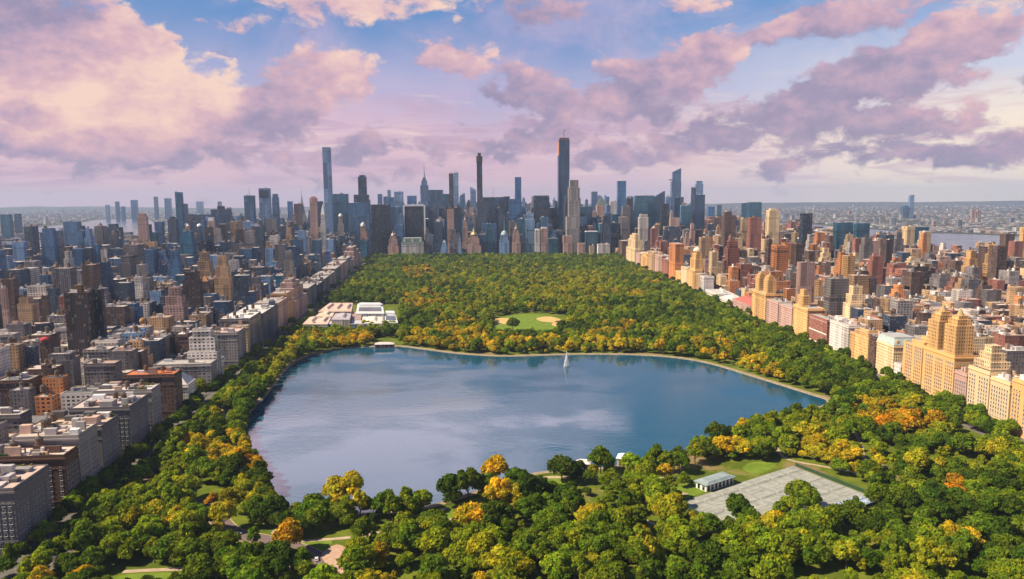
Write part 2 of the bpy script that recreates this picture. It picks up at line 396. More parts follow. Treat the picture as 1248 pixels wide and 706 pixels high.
# ------------------------------------------------------------------ setting
def sheet(name, pts, z, mat, kind='structure', label=None):
    mb = MB(); mb.face([(p[0], p[1], z) for p in pts])
    o = mb.build(name, mat); tag(o, kind=kind); return o
def poly_in(pt, poly):
    x, y = pt; c = False; j = len(poly) - 1
    for i in range(len(poly)):
        xi, yi = poly[i]; xj, yj = poly[j]
        if (yi > y) != (yj > y) and x < (xj - xi) * (y - yi) / (yj - yi) + xi: c = not c
        j = i
    return c
def seg_d(p, a, b_):
    ax, ay = a; bx, by = b_; vx, vy = bx - ax, by - ay; L = vx * vx + vy * vy
    t = 0 if L == 0 else max(0, min(1, ((p[0] - ax) * vx + (p[1] - ay) * vy) / L))
    return math.hypot(p[0] - ax - vx * t, p[1] - ay - vy * t)
def smooth_line(pts, n=4, closed=False):
    out = []; N = len(pts)
    rng = range(N) if closed else range(N - 1)
    for i in rng:
        p0 = pts[(i - 1) % N] if closed or i > 0 else pts[i]; p1 = pts[i]; p2 = pts[(i + 1) % N]
        p3 = pts[(i + 2) % N] if closed or i + 2 < N else p2
        for k in range(n):
            t = k / n
            out.append(tuple(.5 * (2 * p1[c] + (p2[c] - p0[c]) * t + (2 * p0[c] - 5 * p1[c] + 4 * p2[c] - p3[c]) * t * t + (3 * p1[c] - p0[c] - 3 * p2[c] + p3[c]) * t ** 3) for c in (0, 1)))
    if not closed: out.append(pts[-1])
    return out
def normals(pts, closed):
    out = []; N = len(pts)
    for i in range(N):
        a = pts[(i - 1) % N] if closed or i > 0 else pts[i]; c = pts[(i + 1) % N] if closed or i < N - 1 else pts[i]
        dx, dy = c[0] - a[0], c[1] - a[1]; L = math.hypot(dx, dy) or 1
        out.append((-dy / L, dx / L))
    return out
RIBBONS = []
def ribbon(name, pts, width, z, mat, closed=False, keep=4.0, off=0.0, sm=4, kind='structure'):
    pts = smooth_line(pts, sm, closed) if sm > 1 else pts
    nn = normals(pts, closed); mb = MB(); N = len(pts)
    for i in range(N if closed else N - 1):
        j = (i + 1) % N
        a, c = pts[i], pts[j]
        q = [(a[0] + nn[i][0] * (off - width / 2), a[1] + nn[i][1] * (off - width / 2), z), (c[0] + nn[j][0] * (off - width / 2), c[1] + nn[j][1] * (off - width / 2), z),
             (c[0] + nn[j][0] * (off + width / 2), c[1] + nn[j][1] * (off + width / 2), z), (a[0] + nn[i][0] * (off + width / 2), a[1] + nn[i][1] * (off + width / 2), z)]
        mb.face(q)
    o = mb.build(name, mat); tag(o, kind=kind)
    if keep is not None:
        sft = [(p[0] + n_[0] * off, p[1] + n_[1] * off) for p, n_ in zip(pts, nn)]
        RIBBONS.append((sft, width / 2 + keep))
    return o

sheet('ground', [(-18000, -700), (18000, -700), (18000, 19500), (-18000, 19500)], 0, M['ground'])

# street lines that bound the park (plan coordinates)
LA, LB = Vector(G(62, 645)), Vector(G(441, 322.5))
RA, RB = Vector((399, 673)), Vector((352, 2300))
dL = (LB - LA).normalized(); nL = Vector((-dL.y, dL.x))      # outward, to the left
dR = (RB - RA).normalized(); nR = Vector((dR.y, -dR.x))      # outward, to the right
L0 = LA - dL * LA.y / dL.y                                    # points at y = 0
R0_ = RA - dR * RA.y / dR.y
rotL = math.atan2(dL.y, dL.x) - PI / 2; rotR = math.atan2(dR.y, dR.x) - PI / 2
def LP(s, t): p = L0 + dL * s + nL * t; return (p.x, p.y)
def RP(s, t): p = R0_ + dR * s + nR * t; return (p.x, p.y)
def solve(P_, px, z, inc):
    a, c = 150.0, 4000.0
    for _ in range(50):
        m_ = (a + c) / 2; q = PX((*P_(m_, 0), z))[0]
        if (q < px) == inc: a = m_
        else: c = m_
    return a
def Ls(px): return solve(LP, px, 22, True)                    # where a picture column meets the left street line
def Rs(px): return solve(RP, px, 26, False)
SOUTH = 2440.0
parkpoly = [LP(150, -26), LP(SOUTH, -26), RP(SOUTH, -26), RP(150, -26)]
sheet('park_ground', parkpoly, .06, M['park'])
for P_, sgn in ((LP, 'l'), (RP, 'r')):
    ribbon('avenue_road', [P_(100, -16), P_(4200, -16)], 13, .05, M['asphalt'], keep=None, sm=1)
    for t0, ww in ((-24, 5), (-5.2, 9)):
        mb = MB(); a, c = P_(100, t0), P_(4200 if t0 > -20 else SOUTH, t0)
        mb.box((a[0] + c[0]) / 2, (a[1] + c[1]) / 2, .0, .19, ww, math.hypot(c[0] - a[0], c[1] - a[1]), math.atan2(c[1] - a[1], c[0] - a[0]) - PI / 2)
        tag(mb.build('pavement', M['pavement']), kind='structure')
    mb = MB()
    for k in range(200):
        x, y = P_(250 + k * 12, -16); mb.box(x, y, .054, .056, .18, 4.0, rotL if sgn == 'l' else rotR)
    tag(mb.build('road_marking', M['white']), kind='structure')

shore_px = [(327, 622), (322, 590), (306, 560), (297, 535), (298, 515), (310, 497), (325, 482), (340, 462), (352, 448), (372, 436), (400, 428), (440, 424),
            (485, 423), (520, 427), (560, 432), (610, 435), (660, 434), (700, 433), (760, 433), (815, 436), (860, 443), (905, 456), (950, 470), (985, 481), (1008, 489),
            (1000, 496), (975, 500), (935, 517), (890, 535), (840, 552), (790, 563), (740, 570), (700, 574), (660, 576), (620, 585), (570, 603), (510, 620), (430, 628), (370, 632)]
shore = smooth_line([G(*p) for p in shore_px], 4, True)
WZ = .5
sheet('reservoir_water', shore, WZ, M['water'])
# stone-faced bank and the running track round the water
def bank():
    nn = normals(shore, True); mb = MB(); N = len(shore)
    area = sum(shore[i][0] * shore[(i + 1) % N][1] - shore[(i + 1) % N][0] * shore[i][1] for i in range(N))
    sg = -1 if area > 0 else 1
    prof = [(-1.2, .3), (1.0, 1.3), (1.5, 1.3), (5.2, 1.2), (7.5, .06)]
    for i in range(N):
        j = (i + 1) % N
        for k in range(len(prof) - 1):
            (o0, z0), (o1, z1) = prof[k], prof[k + 1]
            f = lambda q, o_, z_: (shore[q][0] + sg * nn[q][0] * o_, shore[q][1] + sg * nn[q][1] * o_, z_)
            mb.face([f(i, o0, z0), f(j, o0, z0), f(j, o1, z1), f(i, o1, z1)], None, (.4, .4, .4), 0 if k < 1 else (1 if k == 2 else (2 if k == 3 else 0)))
    o = mb.build('embankment', [M['bank'], M['track'], M['park']]); tag(o, kind='structure')
    return [(p[0] + sg * n_[0] * 4.5, p[1] + sg * n_[1] * 4.5) for p, n_ in zip(shore, nn)]
track = bank()

# tennis ground
TA, TB, TC, TD = G(824, 614), G(966, 568), G(1076, 611), G(932, 664)
def tq(u, v):  # u along AB, v along AD
    return tuple(TA[i] * (1 - u) * (1 - v) + TB[i] * u * (1 - v) + TC[i] * u * v + TD[i] * (1 - u) * v for i in (0, 1))
sheet('court_paving', [TA, TB, TC, TD], .11, M['court'])
def quadring(name, u0, u1, v0, v1, z, mat): return sheet(name, [tq(u0, v0), tq(u1, v0), tq(u1, v1), tq(u0, v1)], z, mat)
quadring('blue_court_surface', .74, .95, .80, .97, .14, M['bluecourt'])
lawns = [[G(x, y) for x, y in ((822, 611), (800, 604), (832, 590), (862, 597))], [G(x, y) for x, y in ((905, 572), (918, 563), (946, 566), (925, 578))],
         [G(x, y) for x, y in ((120, 715), (150, 701), (225, 699), (228, 715))], [G(x, y) for x, y in ((545, 632), (560, 612), (590, 606), (592, 632))],
         [G(x, y) for x, y in ((372, 665), (385, 655), (405, 660), (392, 672))], [G(x, y) for x, y in ((338, 712), (340, 694), (375, 694), (374, 712))],
         [G(x, y) for x, y in ((625, 590), (640, 580), (700, 582), (690, 596), (650, 600))]]
for q in lawns: sheet('lawn', smooth_line(q, 3, True), .09, M['lawn'])
gl = [G(648 + 48 * math.cos(a) - 3, 397 + 14 * math.sin(a)) for a in [2 * PI * i / 24 for i in range(24)]]
sheet('great_lawn', gl, .10, M['lawn'])
for q in (((598, 392), (606, 388), (626, 389), (624, 394), (606, 395)), ((654, 388), (670, 386), (684, 390), (680, 393), (660, 392)), ((672, 396), (680, 391), (691, 394), (692, 400), (682, 399))):
    sheet('infield', smooth_line([G(*p) for p in q], 3, True), .14, M['sand'])

# paths and drives
ribbon('path', [G(x, y) for x, y in ((150, 697), (190, 695), (240, 693), (300, 690), (355, 693), (378, 692))], 3.4, .13, M['path'], keep=2)
ribbon('path', [G(x, y) for x, y in ((365, 660), (430, 655), (470, 648), (500, 642), (545, 634), (600, 630), (650, 640), (690, 645))], 3.2, .13, M['path'], keep=2)
ribbon('path', [G(x, y) for x, y in ((500, 642), (530, 628), (548, 612), (560, 602), (592, 592), (632, 583), (690, 582), (760, 582), (830, 584))], 4.0, .135, M['path'], keep=2.5)
ribbon('path', [G(x, y) for x, y in ((830, 584), (815, 596), (838, 603))], 3.5, .14, M['path'], keep=2)
ribbon('path', [G(x, y) for x, y in ((930, 535), (945, 545), (960, 560), (1010, 570), (1080, 585), (1130, 600))], 3, .13, M['path'], keep=2)
ribbon('path', [G(x, y) for x, y in ((700, 655), (735, 640), (770, 632), (800, 640), (840, 665), (900, 690))], 3, .13, M['path'], keep=1.5)
ribbon('path', [G(x, y) for x, y in ((1040, 520), (1050, 545), (1056, 560), (1100, 575))], 3, .13, M['path'], keep=2)
ribbon('path', [G(x, y) for x, y in ((240, 545), (262, 530), (275, 515), (268, 500))], 6, .13, M['path'], keep=2)
ribbon('path', [G(x, y) for x, y in ((185, 590), (205, 587), (226, 592), (232, 606))], 5, .13, M['path'], keep=2.5)
ribbon('park_drive', [G(x, y) for x, y in ((250, 608), (262, 628), (285, 650), (320, 658), (360, 668), (385, 680), (395, 695), (396, 716))], 10, .15, M['parkroad'], keep=5)
for off in (-5.6, 5.6):
    ribbon('kerb', [G(x, y) for x, y in ((250, 608), (262, 628), (285, 650), (320, 658), (360, 668), (385, 680), (395, 695), (396, 716))], .7, .24, M['path'], keep=None, off=off)
sheet('paved_terrace', smooth_line([G(x, y) for x, y in ((403, 716), (398, 690), (392, 676), (410, 664), (424, 672), (418, 690), (420, 716))], 3, True), .17, M['pinkpave'])
for q in (((700, 700), (712, 690), (735, 695), (728, 712), (702, 712)), ((812, 553), (822, 548), (850, 551), (846, 557), (822, 558)), ((330, 650), (345, 643), (362, 648), (350, 657)),
          ((745, 640), (757, 630), (768, 636), (757, 646)), ((1168, 606), (1176, 595), (1186, 600), (1180, 614)), ((785, 698), (800, 690), (818, 695), (808, 706))):
    sheet('bare_earth', smooth_line([G(*p) for p in q], 3, True), .12, M['pinkpave'])

# wide waters beyond the city
sheet('river_water', [G(x, y) for x, y in ((28, 288), (60, 284), (95, 281), (120, 279), (150, 282), (165, 296), (185, 292), (196, 276), (180, 267), (120, 268), (96, 272), (60, 276), (30, 279))], .3, M['river'])
sheet('river_water', [G(x, y) for x, y in ((905, 276), (960, 279), (1020, 284), (1110, 300), (1140, 318), (1250, 335), (1420, 368), (1420, 300), (1300, 291), (1190, 286), (1120, 284), (1050, 279), (980, 273), (920, 271))], .3, M['river'])

# ridges along the horizon
def ridge(name, x0, x1, Y, h, seed):
    rr = random.Random(seed); mb = MB(); n = 60; top = []
    for i in range(n + 1):
        x = x0 + (x1 - x0) * i / n
        top.append((x, h * (.45 + .55 * noise.noise((i * .13 + seed, seed, 0)) + .12 * noise.noise((i * .7, seed, 3)))))
    for i in range(n):
        (xa, ha), (xb, hb_) = top[i], top[i + 1]
        mb.face([(xa, Y - 1500, -.5), (xb, Y - 1500, -.5), (xb, Y, hb_), (xa, Y, ha)]); mb.face([(xa, Y, ha), (xb, Y, hb_), (xb, Y + 1500, -.5), (xa, Y + 1500, -.5)])
    tag(mb.build(name, M['ground']), kind='structure')
ridge('hills', -17800, 17800, 17600, 135, 3)

# ------------------------------------------------------------------ trees
def crown_mesh(name, seed, rx=7.5, rz=6.2, cz=10.5, nclump=20, nleaf=120, leaf=.95, mat=None, shape='round'):
    rr = np.random.RandomState(seed)
    cl = []
    tries = 0
    while len(cl) < nclump and tries < 4000:
        tries += 1
        p = rr.normal(size=3); p /= np.linalg.norm(p)
        if p[2] < -.45: continue
        k = rr.uniform(.5, .86)
        if len(cl) < 3: k *= .3
        sc = 1.0
        if shape == 'tall': sc = 1.0 - .35 * max(p[2], 0)
        if shape == 'wide' and p[2] > 0: p[2] *= .75
        c = np.array([p[0] * rx * k * sc, p[1] * rx * k * sc, cz + p[2] * rz * k])
        r = rr.uniform(.26, .42) * rx
        if any(np.linalg.norm(c - o[0]) < .5 * (r + o[1]) * .8 for o in cl): continue
        cl.append((c, r))
    V = []; F = []; LV = []
    ico = bmesh.new(); bmesh.ops.create_icosphere(ico, subdivisions=1, radius=1.0)
    iv = np.array([v.co[:] for v in ico.verts]); ifc = [[v.index for v in f.verts] for f in ico.faces]; ico.free()
    nv = 0
    for c, r in cl:
        cvar = rr.uniform(.8, 1.2); warm = rr.uniform(.9, 1.12)
        base = np.array([cvar * warm, cvar, cvar * .95])
        if rr.rand() < .3: base = base * np.array([1.32, 1.18, .95])
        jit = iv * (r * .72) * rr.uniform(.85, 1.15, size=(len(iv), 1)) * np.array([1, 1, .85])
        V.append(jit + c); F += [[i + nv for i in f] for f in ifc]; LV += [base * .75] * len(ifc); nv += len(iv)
        n = int(nleaf * (r / (.34 * rx)) ** 2)
        d = rr.normal(size=(n, 3)); d /= np.linalg.norm(d, axis=1)[:, None]
        low = d[:, 2] < -.55; d[low, 2] *= -1
        pos = c + d * np.array([1, 1, .88]) * r * (rr.uniform(.74, 1.12, size=(n, 1)) + .22 * rr.uniform(size=(n, 1)) ** 4)
        nrm = d + rr.normal(size=(n, 3)) * .55; nrm /= np.linalg.norm(nrm, axis=1)[:, None]
        a = np.cross(nrm, rr.normal(size=(n, 3))); a /= np.linalg.norm(a, axis=1)[:, None]
        bb = np.cross(nrm, a); s = leaf * rr.uniform(.55, 1.15, size=(n, 1)); s2 = s * rr.uniform(.55, .9, size=(n, 1))
        q = np.stack([pos - a * s, pos - bb * s2, pos + a * s, pos + bb * s2], axis=1).reshape(-1, 3)
        V.append(q); F += [[nv + 4 * i, nv + 4 * i + 1, nv + 4 * i + 2, nv + 4 * i + 3] for i in range(n)]
        lv = base[None, :] * rr.uniform(.75, 1.3, size=(n, 1)) * (1 + rr.uniform(-.1, .1, size=(n, 3)))
        LV += list(lv); nv += 4 * n
    me = bpy.data.meshes.new(name); me.from_pydata(np.concatenate(V).tolist(), [], F)
    at = me.attributes.new('leafvar', 'FLOAT_COLOR', 'FACE'); tt = np.ones((len(F), 4), dtype=np.float32); tt[:, :3] = np.array(LV); at.data.foreach_set('color', tt.ravel())
    me.materials.append(mat); me.update(); return me

def trunk_mesh(name, seed, h=9.0):
    rr = random.Random(seed); mb = MB(); t = (.075, .06, .045)
    def tube(a, c, r0, r1, n=6):
        a, c = Vector(a), Vector(c); d = (c - a).normalized(); u = d.orthogonal().normalized(); v = d.cross(u)
        A_ = [a + (u * math.cos(2 * PI * i / n) + v * math.sin(2 * PI * i / n)) * r0 for i in range(n)]
        B_ = [c + (u * math.cos(2 * PI * i / n) + v * math.sin(2 * PI * i / n)) * r1 for i in range(n)]
        for i in range(n): mb.face([A_[i][:], A_[(i + 1) % n][:], B_[(i + 1) % n][:], B_[i][:]], None, t)
    tube((0, 0, -.3), (.1, 0, 1.2), .62, .42); tube((.1, 0, 1.2), (.15, .1, h * .5), .42, .32); tube((.15, .1, h * .5), (0, 0, h * 1.1), .32, .12)
    for k in range(6):
        a = k * 1.05 + rr.random(); z = h * rr.uniform(.35, .7); l = rr.uniform(3.5, 5.5)
        p = (math.cos(a) * l * .5, math.sin(a) * l * .5, z + l * .45); q = (math.cos(a) * l, math.sin(a) * l, z + l * .75)
        tube((.1, .05, z), p, .2, .13, 5); tube(p, q, .13, .05, 5)
    o = mb.build(name, M['bark']); me = o.data; bpy.data.objects.remove(o); return me

SH = [dict(rx=7.5, rz=6.4, cz=10.3, nclump=22), dict(rx=8.6, rz=5.6, cz=9.6, nclump=26, shape='wide'), dict(rx=6.4, rz=7.4, cz=11.2, nclump=20, shape='tall'), dict(rx=7.8, rz=6.0, cz=10.0, nclump=16),
      dict(rx=7.0, rz=6.8, cz=10.6, nclump=24), dict(rx=8.2, rz=6.2, cz=10.0, nclump=18), dict(rx=5.6, rz=7.6, cz=11.0, nclump=17, shape='tall'), dict(rx=7.6, rz=5.4, cz=9.4, nclump=22, shape='wide')]
CROWN = [crown_mesh('crown', 100 + i, mat=M['leaf'], **s) for i, s in enumerate(SH)]
TRUNK = [trunk_mesh('trunk', 5 + i) for i in range(3)]
GRN = {'dark green': (.058, .102, .011), 'green': (.112, .176, .014), 'bright green': (.185, .25, .016), 'yellow-green': (.275, .29, .018),
       'golden yellow': (.43, .355, .022), 'amber': (.38, .29, .02), 'orange': (.45, .25, .018)}
# autumn patches seen in the photograph: (px, py, rx, ry, colour, chance)
HINT = [(420, 600, 26, 22, 'golden yellow', 1), (515, 597, 14, 14, 'yellow-green', .7), (485, 597, 14, 14, 'amber', .8), (600, 612, 42, 18, 'golden yellow', .8), (352, 660, 18, 14, 'orange', 1), (222, 630, 22, 14, 'golden yellow', .5),
        (265, 545, 40, 22, 'golden yellow', .8), (300, 565, 16, 10, 'orange', .8), (215, 505, 20, 16, 'amber', .6), (165, 570, 30, 14, 'golden yellow', .6), (270, 632, 14, 10, 'golden yellow', .9), (259, 611, 7, 8, 'orange', 1), (300, 600, 20, 16, 'yellow-green', .6),
        (240, 470, 60, 40, 'yellow-green', .55), (320, 430, 40, 30, 'yellow-green', .6), (345, 420, 20, 16, 'golden yellow', .6),
        (425, 415, 50, 10, 'amber', .3), (425, 415, 50, 10, 'golden yellow', .5), (560, 413, 70, 14, 'amber', .3), (560, 413, 70, 14, 'golden yellow', .45), (600, 395, 30, 12, 'orange', .3), (560, 395, 30, 10, 'golden yellow', .4), (700, 418, 80, 9, 'golden yellow', .6), (745, 400, 30, 8, 'amber', .6), (520, 365, 30, 10, 'amber', .5), (510, 332, 20, 8, 'amber', .5),
        (700, 350, 60, 20, 'yellow-green', .6), (620, 360, 120, 40, 'yellow-green', .3), (780, 420, 60, 20, 'yellow-green', .4), (850, 425, 50, 14, 'amber', .4), (900, 440, 40, 12, 'golden yellow', .45), (935, 455, 30, 12, 'amber', .5),
        (1105, 515, 26, 14, 'orange', .95), (1050, 490, 20, 12, 'amber', .7), (1070, 505, 34, 12, 'amber', .5), (1020, 555, 60, 14, 'golden yellow', .75), (990, 535, 30, 14, 'golden yellow', .6), (1090, 495, 30, 14, 'yellow-green', .5), (875, 520, 14, 14, 'amber', .9), (900, 515, 16, 10, 'golden yellow', .7), (840, 515, 24, 14, 'yellow-green', .5),
        (895, 545, 18, 12, 'golden yellow', .9), (1168, 590, 8, 12, 'orange', 1), (1180, 648, 24, 14, 'golden yellow', .6), (940, 637, 30, 10, 'golden yellow', .7), (1010, 610, 18, 10, 'yellow-green', .8), (757, 625, 10, 10, 'orange', 1), (705, 625, 24, 12, 'golden yellow', .7), (720, 570, 14, 8, 'yellow-green', .6),
        (808, 617, 26, 10, 'golden yellow', .6), (455, 690, 40, 20, 'amber', .5), (430, 660, 14, 10, 'amber', .7), (60, 690, 50, 20, 'amber', .4), (40, 655, 40, 14, 'golden yellow', .4), (1130, 690, 60, 20, 'yellow-green', .4), (780, 665, 40, 14, 'yellow-green', .6), (1215, 560, 40, 16, 'yellow-green', .5), (1170, 530, 30, 16, 'yellow-green', .5)]
HERO = [(973, 618, 1.1, 'green', 0), (900, 643, 1.05, 'dark green', 4), (914, 651, .8, 'green', 0), (888, 656, .7, 'green', 3), (985, 628, .95, 'green', 4), (962, 634, .9, 'bright green', 7), (420, 622, 1.35, 'golden yellow', 5), (604, 590, 1.1, 'amber', 0), (352, 676, 1.1, 'orange', 3), (549, 612, 1.15, 'dark green', 0), (570, 612, 1.15, 'dark green', 4), (685, 588, 1.15, 'dark green', 1),
        (645, 617, 1.3, 'dark green', 7), (632, 605, 1.2, 'dark green', 0), (272, 648, 1.0, 'golden yellow', 3), (1104, 532, 1.5, 'orange', 1), (1138, 527, 1.0, 'orange', 3), (259, 622, .6, 'orange', 2), (640, 640, 1.0, 'green', 0), (625, 404, 1.2, 'dark green', 1), (695, 407, 1.1, 'dark green', 1), (685, 408, 1.2, 'dark green', 4),
        (770, 580, 1.0, 'bright green', 0), (310, 668, .7, 'green', 6), (243, 460 + 30, 1.2, 'bright green', 0), (826, 572, .9, 'dark green', 4), (575, 650, 1.1, 'golden yellow', 1)]

# places where no tree stands (polygons of trunk positions in picture columns and rows, on the ground)
KEEP = [[G(*p) for p in q] for q in (
    ((812, 612), (905, 566), (985, 560), (1048, 594), (1082, 608), (1062, 622), (1000, 630), (960, 634), (935, 648), (884, 660), (850, 640)),
    ((598, 410), (600, 386), (640, 381), (690, 384), (700, 408), (672, 412), (640, 413)),
    ((362, 406), (394, 372), (486, 371), (490, 398), (470, 404)),
    ((372, 716), (378, 675), (365, 660), (392, 655), (424, 664), (436, 716)),
    ((120, 720), (150, 697), (228, 695), (232, 720)), ((785, 612), (830, 585), (850, 598), (905, 590), (905, 565), (840, 568)),
    ((545, 640), (560, 608), (592, 603), (598, 640)), ((622, 606), (632, 582), (670, 578), (668, 606)), ((698, 582), (700, 568), (722, 566), (724, 586)), ((745, 592), (745, 556), (780, 552), (788, 590)),
    ((955, 512), (1000, 506), (1020, 492), (985, 484)), ((450, 428), (452, 412), (486, 412), (488, 428)), ((808, 566), (815, 548), (855, 550), (850, 566)), ((280, 668), (300, 648), (350, 655), (356, 672), (320, 678)),
    ((1150, 545), (1175, 525), (1248, 520), (1248, 540), (1200, 552)), ((925, 575), (935, 560), (955, 556), (968, 566)))]
bb_sh = (min(p[0] for p in shore) - 20, max(p[0] for p in shore) + 20, min(p[1] for p in shore) - 20, max(p[1] for p in shore) + 20)
shore_c = smooth_line([G(*p) for p in shore_px], 2, True)
SH_D = []
for p in shore_c:
    q = PX((*p, 0)); SH_D.append(9.5 if (486 < q[0] and q[1] < 492) or 622 < q[0] < 670 else 2.6)
def blocked(x, y):
    p = (x, y)
    for q in KEEP:
        if poly_in(p, q): return True
    if bb_sh[0] < x < bb_sh[1] and bb_sh[2] < y < bb_sh[3]:
        if poly_in(p, shore_c): return True
        for i in range(len(shore_c)):
            if seg_d(p, shore_c[i], shore_c[(i + 1) % len(shore_c)]) < SH_D[i]: return True
    for pts, wd in RIBBONS:
        for i in range(len(pts) - 1):
            if seg_d(p, pts[i], pts[i + 1]) < wd: return True
    return False

def nearbank(x, y): return x < -120
TREES = []      # x, y, scale, shape, colour, rot
def pick_col(x, y, rr):
    px, py, z = PX((x, y, 9.0))
    for (hx, hy, rx, ry, cn, ch) in HINT:
        if ((px - hx) / rx) ** 2 + ((py - hy) / ry) ** 2 < 1 and rr.random() < ch: return cn
    n = noise.noise((x * .011, y * .011, 1.7)) + .5 * noise.noise((x * .04, y * .04, 5.1)) + rr.uniform(-.45, .45)
    if n < -.42: return 'dark green'
    if n < .12: return 'green'
    if n < .66: return 'bright green'
    if n < .93: return 'yellow-green'
    return rr.choice(['golden yellow', 'yellow-green', 'yellow-green', 'golden yellow', 'amber'])
rt_ = random.Random(21)
for (px, py, sc, cn, sh) in HERO:
    x, y = G(px, py); TREES.append((x, y, sc, sh, cn, rt_.uniform(0, 6.28), True))
# a close row along the left and near banks
nn_s = normals(shore, True); sg_s = -1 if sum(shore[i][0] * shore[(i + 1) % len(shore)][1] - shore[(i + 1) % len(shore)][0] * shore[i][1] for i in range(len(shore))) > 0 else 1
acc = 0.0
for i in range(len(shore)):
    a_, c_ = shore[i], shore[(i + 1) % len(shore)]; acc += math.hypot(c_[0] - a_[0], c_[1] - a_[1]); q = PX((*a_, 0))
    if acc > 9.0 and (q[0] < 455 or (q[1] > 500 and not 618 < q[0] < 672)):
        acc = rt_.uniform(-2, 2); of = rt_.uniform(2.2, 4.5) if q[0] < 455 else rt_.uniform(7, 11)
        x, y = a_[0] + sg_s * nn_s[i][0] * of, a_[1] + sg_s * nn_s[i][1] * of
        if any(poly_in((x, y), kq) for kq in KEEP) or (q[1] > 500 and q[0] > 340 and rt_.random() < .25): continue
        TREES.append((x, y, rt_.uniform(.68, 1.0), rt_.randrange(8), pick_col(x, y, rt_), rt_.uniform(0, 6.28), False))
y = 318.0
while y < SOUTH:
    stp = 8.9 if y < 1000 else 9.4
    xl = L0.x + dL.x / dL.y * y + 27; xr = R0_.x + dR.x / dR.y * y - 27
    x = xl + rt_.uniform(0, stp)
    while x < xr:
        jx, jy = x + rt_.uniform(-4, 4), y + rt_.uniform(-4, 4)
        x += stp
        if abs(jx) > jy * .80 + 70: continue
        gap = noise.noise((jx * .018, jy * .018, 9.3))
        shrub = jy < 900 and gap > .24 and rt_.random() < .82 and not nearbank(jx, jy)
        if shrub and rt_.random() < .45: continue
        if rt_.random() < .06: continue
        if blocked(jx, jy): continue
        if any((jx - h[0]) ** 2 + (jy - h[1]) ** 2 < (7 * h[2]) ** 2 for h in TREES[:len(HERO)]): continue
        sc = rt_.choice([.42, .52, .6, .68, .76, .84, .98]) * rt_.uniform(.9, 1.12)
        if shrub: sc = rt_.uniform(.26, .5)
        TREES.append((jx, jy, sc, rt_.randrange(8), pick_col(jx, jy, rt_), rt_.uniform(0, 6.28), False))
    y += stp * .92
# street trees and backyard greenery between the houses are added to the woodland list by the city builder
EXTRA_TREES = []
for k in range(260):
    s_ = 270 + k * 8.5
    if rt_.random() < .8: EXTRA_TREES.append(LP(s_, -5.5 + rt_.uniform(-1, 1)))
    if rt_.random() < .85: EXTRA_TREES.append(LP(s_ + 4, -24 + rt_.uniform(-1, 1)))
    if rt_.random() < .7: EXTRA_TREES.append(RP(s_ + 300, -5.5 + rt_.uniform(-1, 1)))
    if rt_.random() < .85: EXTRA_TREES.append(RP(s_ + 300, -24 + rt_.uniform(-1, 1)))
print('trees', len(TREES), 'at', round(time.time() - T0, 1))

# ------------------------------------------------------------------ buildings
STY = ['brick', 'brick_wide', 'stone', 'pier', 'glass', 'plain']
ITEMS = []      # things that still need a label: dict(obj, desc, px, py, ...)
OCC = []        # occupied circles for the city filler
FOOT = []       # footprints (for the visibility test)
WALLC = {'brown': lin(98, 74, 64), 'tan': lin(178, 144, 108), 'grey': lin(112, 106, 108), 'pale grey': lin(148, 140, 138), 'white': lin(208, 198, 192), 'red': lin(144, 92, 78), 'pink': lin(180, 146, 136),
         'cream': lin(212, 184, 144), 'golden': lin(214, 168, 110), 'orange': lin(192, 124, 74), 'dark grey': lin(62, 74, 94), 'black': lin(24, 36, 56), 'teal': lin(40, 96, 124), 'navy': lin(34, 66, 104), 'blue': lin(52, 112, 168), 'pale blue': lin(120, 152, 192), 'dark brown': lin(70, 54, 50), 'steel blue': lin(66, 104, 144)}
def rect_tiers(tiers, w, d, h): return [(w * a, d * b_, h * c, h * e, w * (t[4] if len(t) > 4 else 0), d * (t[5] if len(t) > 5 else 0)) for t in tiers for (a, b_, c, e) in [t[:4]]]
def bulk_list(rr, w, d, n, hh=1.0):
    out = []
    for _ in range(n):
        k_ = rr.choice([.5, .7, 1, 1]); bw, bd = rr.uniform(.08, .3) * w * k_, rr.uniform(.08, .3) * d * k_
        bw = max(1.6, min(bw, 9)); bd = max(1.6, min(bd, 9))
        out.append((rr.uniform(-.5, .5) * (w - bw - 1.2), rr.uniform(-.5, .5) * (d - bd - 1.2), bw, bd, rr.choice([1.2, 2.0, 2.8, 3.4, 4.2, 5.5]) * hh))
    return out
def water_tank(mb, cx, cy, z, s=1.0):
    t = (.16, .10, .065)
    for a in (.8, 2.37, 3.94, 5.5): mb.box(cx + 1.3 * s * math.cos(a), cy + 1.3 * s * math.sin(a), z, z + 2.6 * s, .25, .25, 0, (.06, .06, .06))
    mb.cyl(cx, cy, z + 2.5 * s, z + 6.2 * s, 2.0 * s, 1.9 * s, 10, t)
    mb.cyl(cx, cy, z + 6.2 * s, z + 7.7 * s, 2.15 * s, .1, 10, (.09, .075, .065))

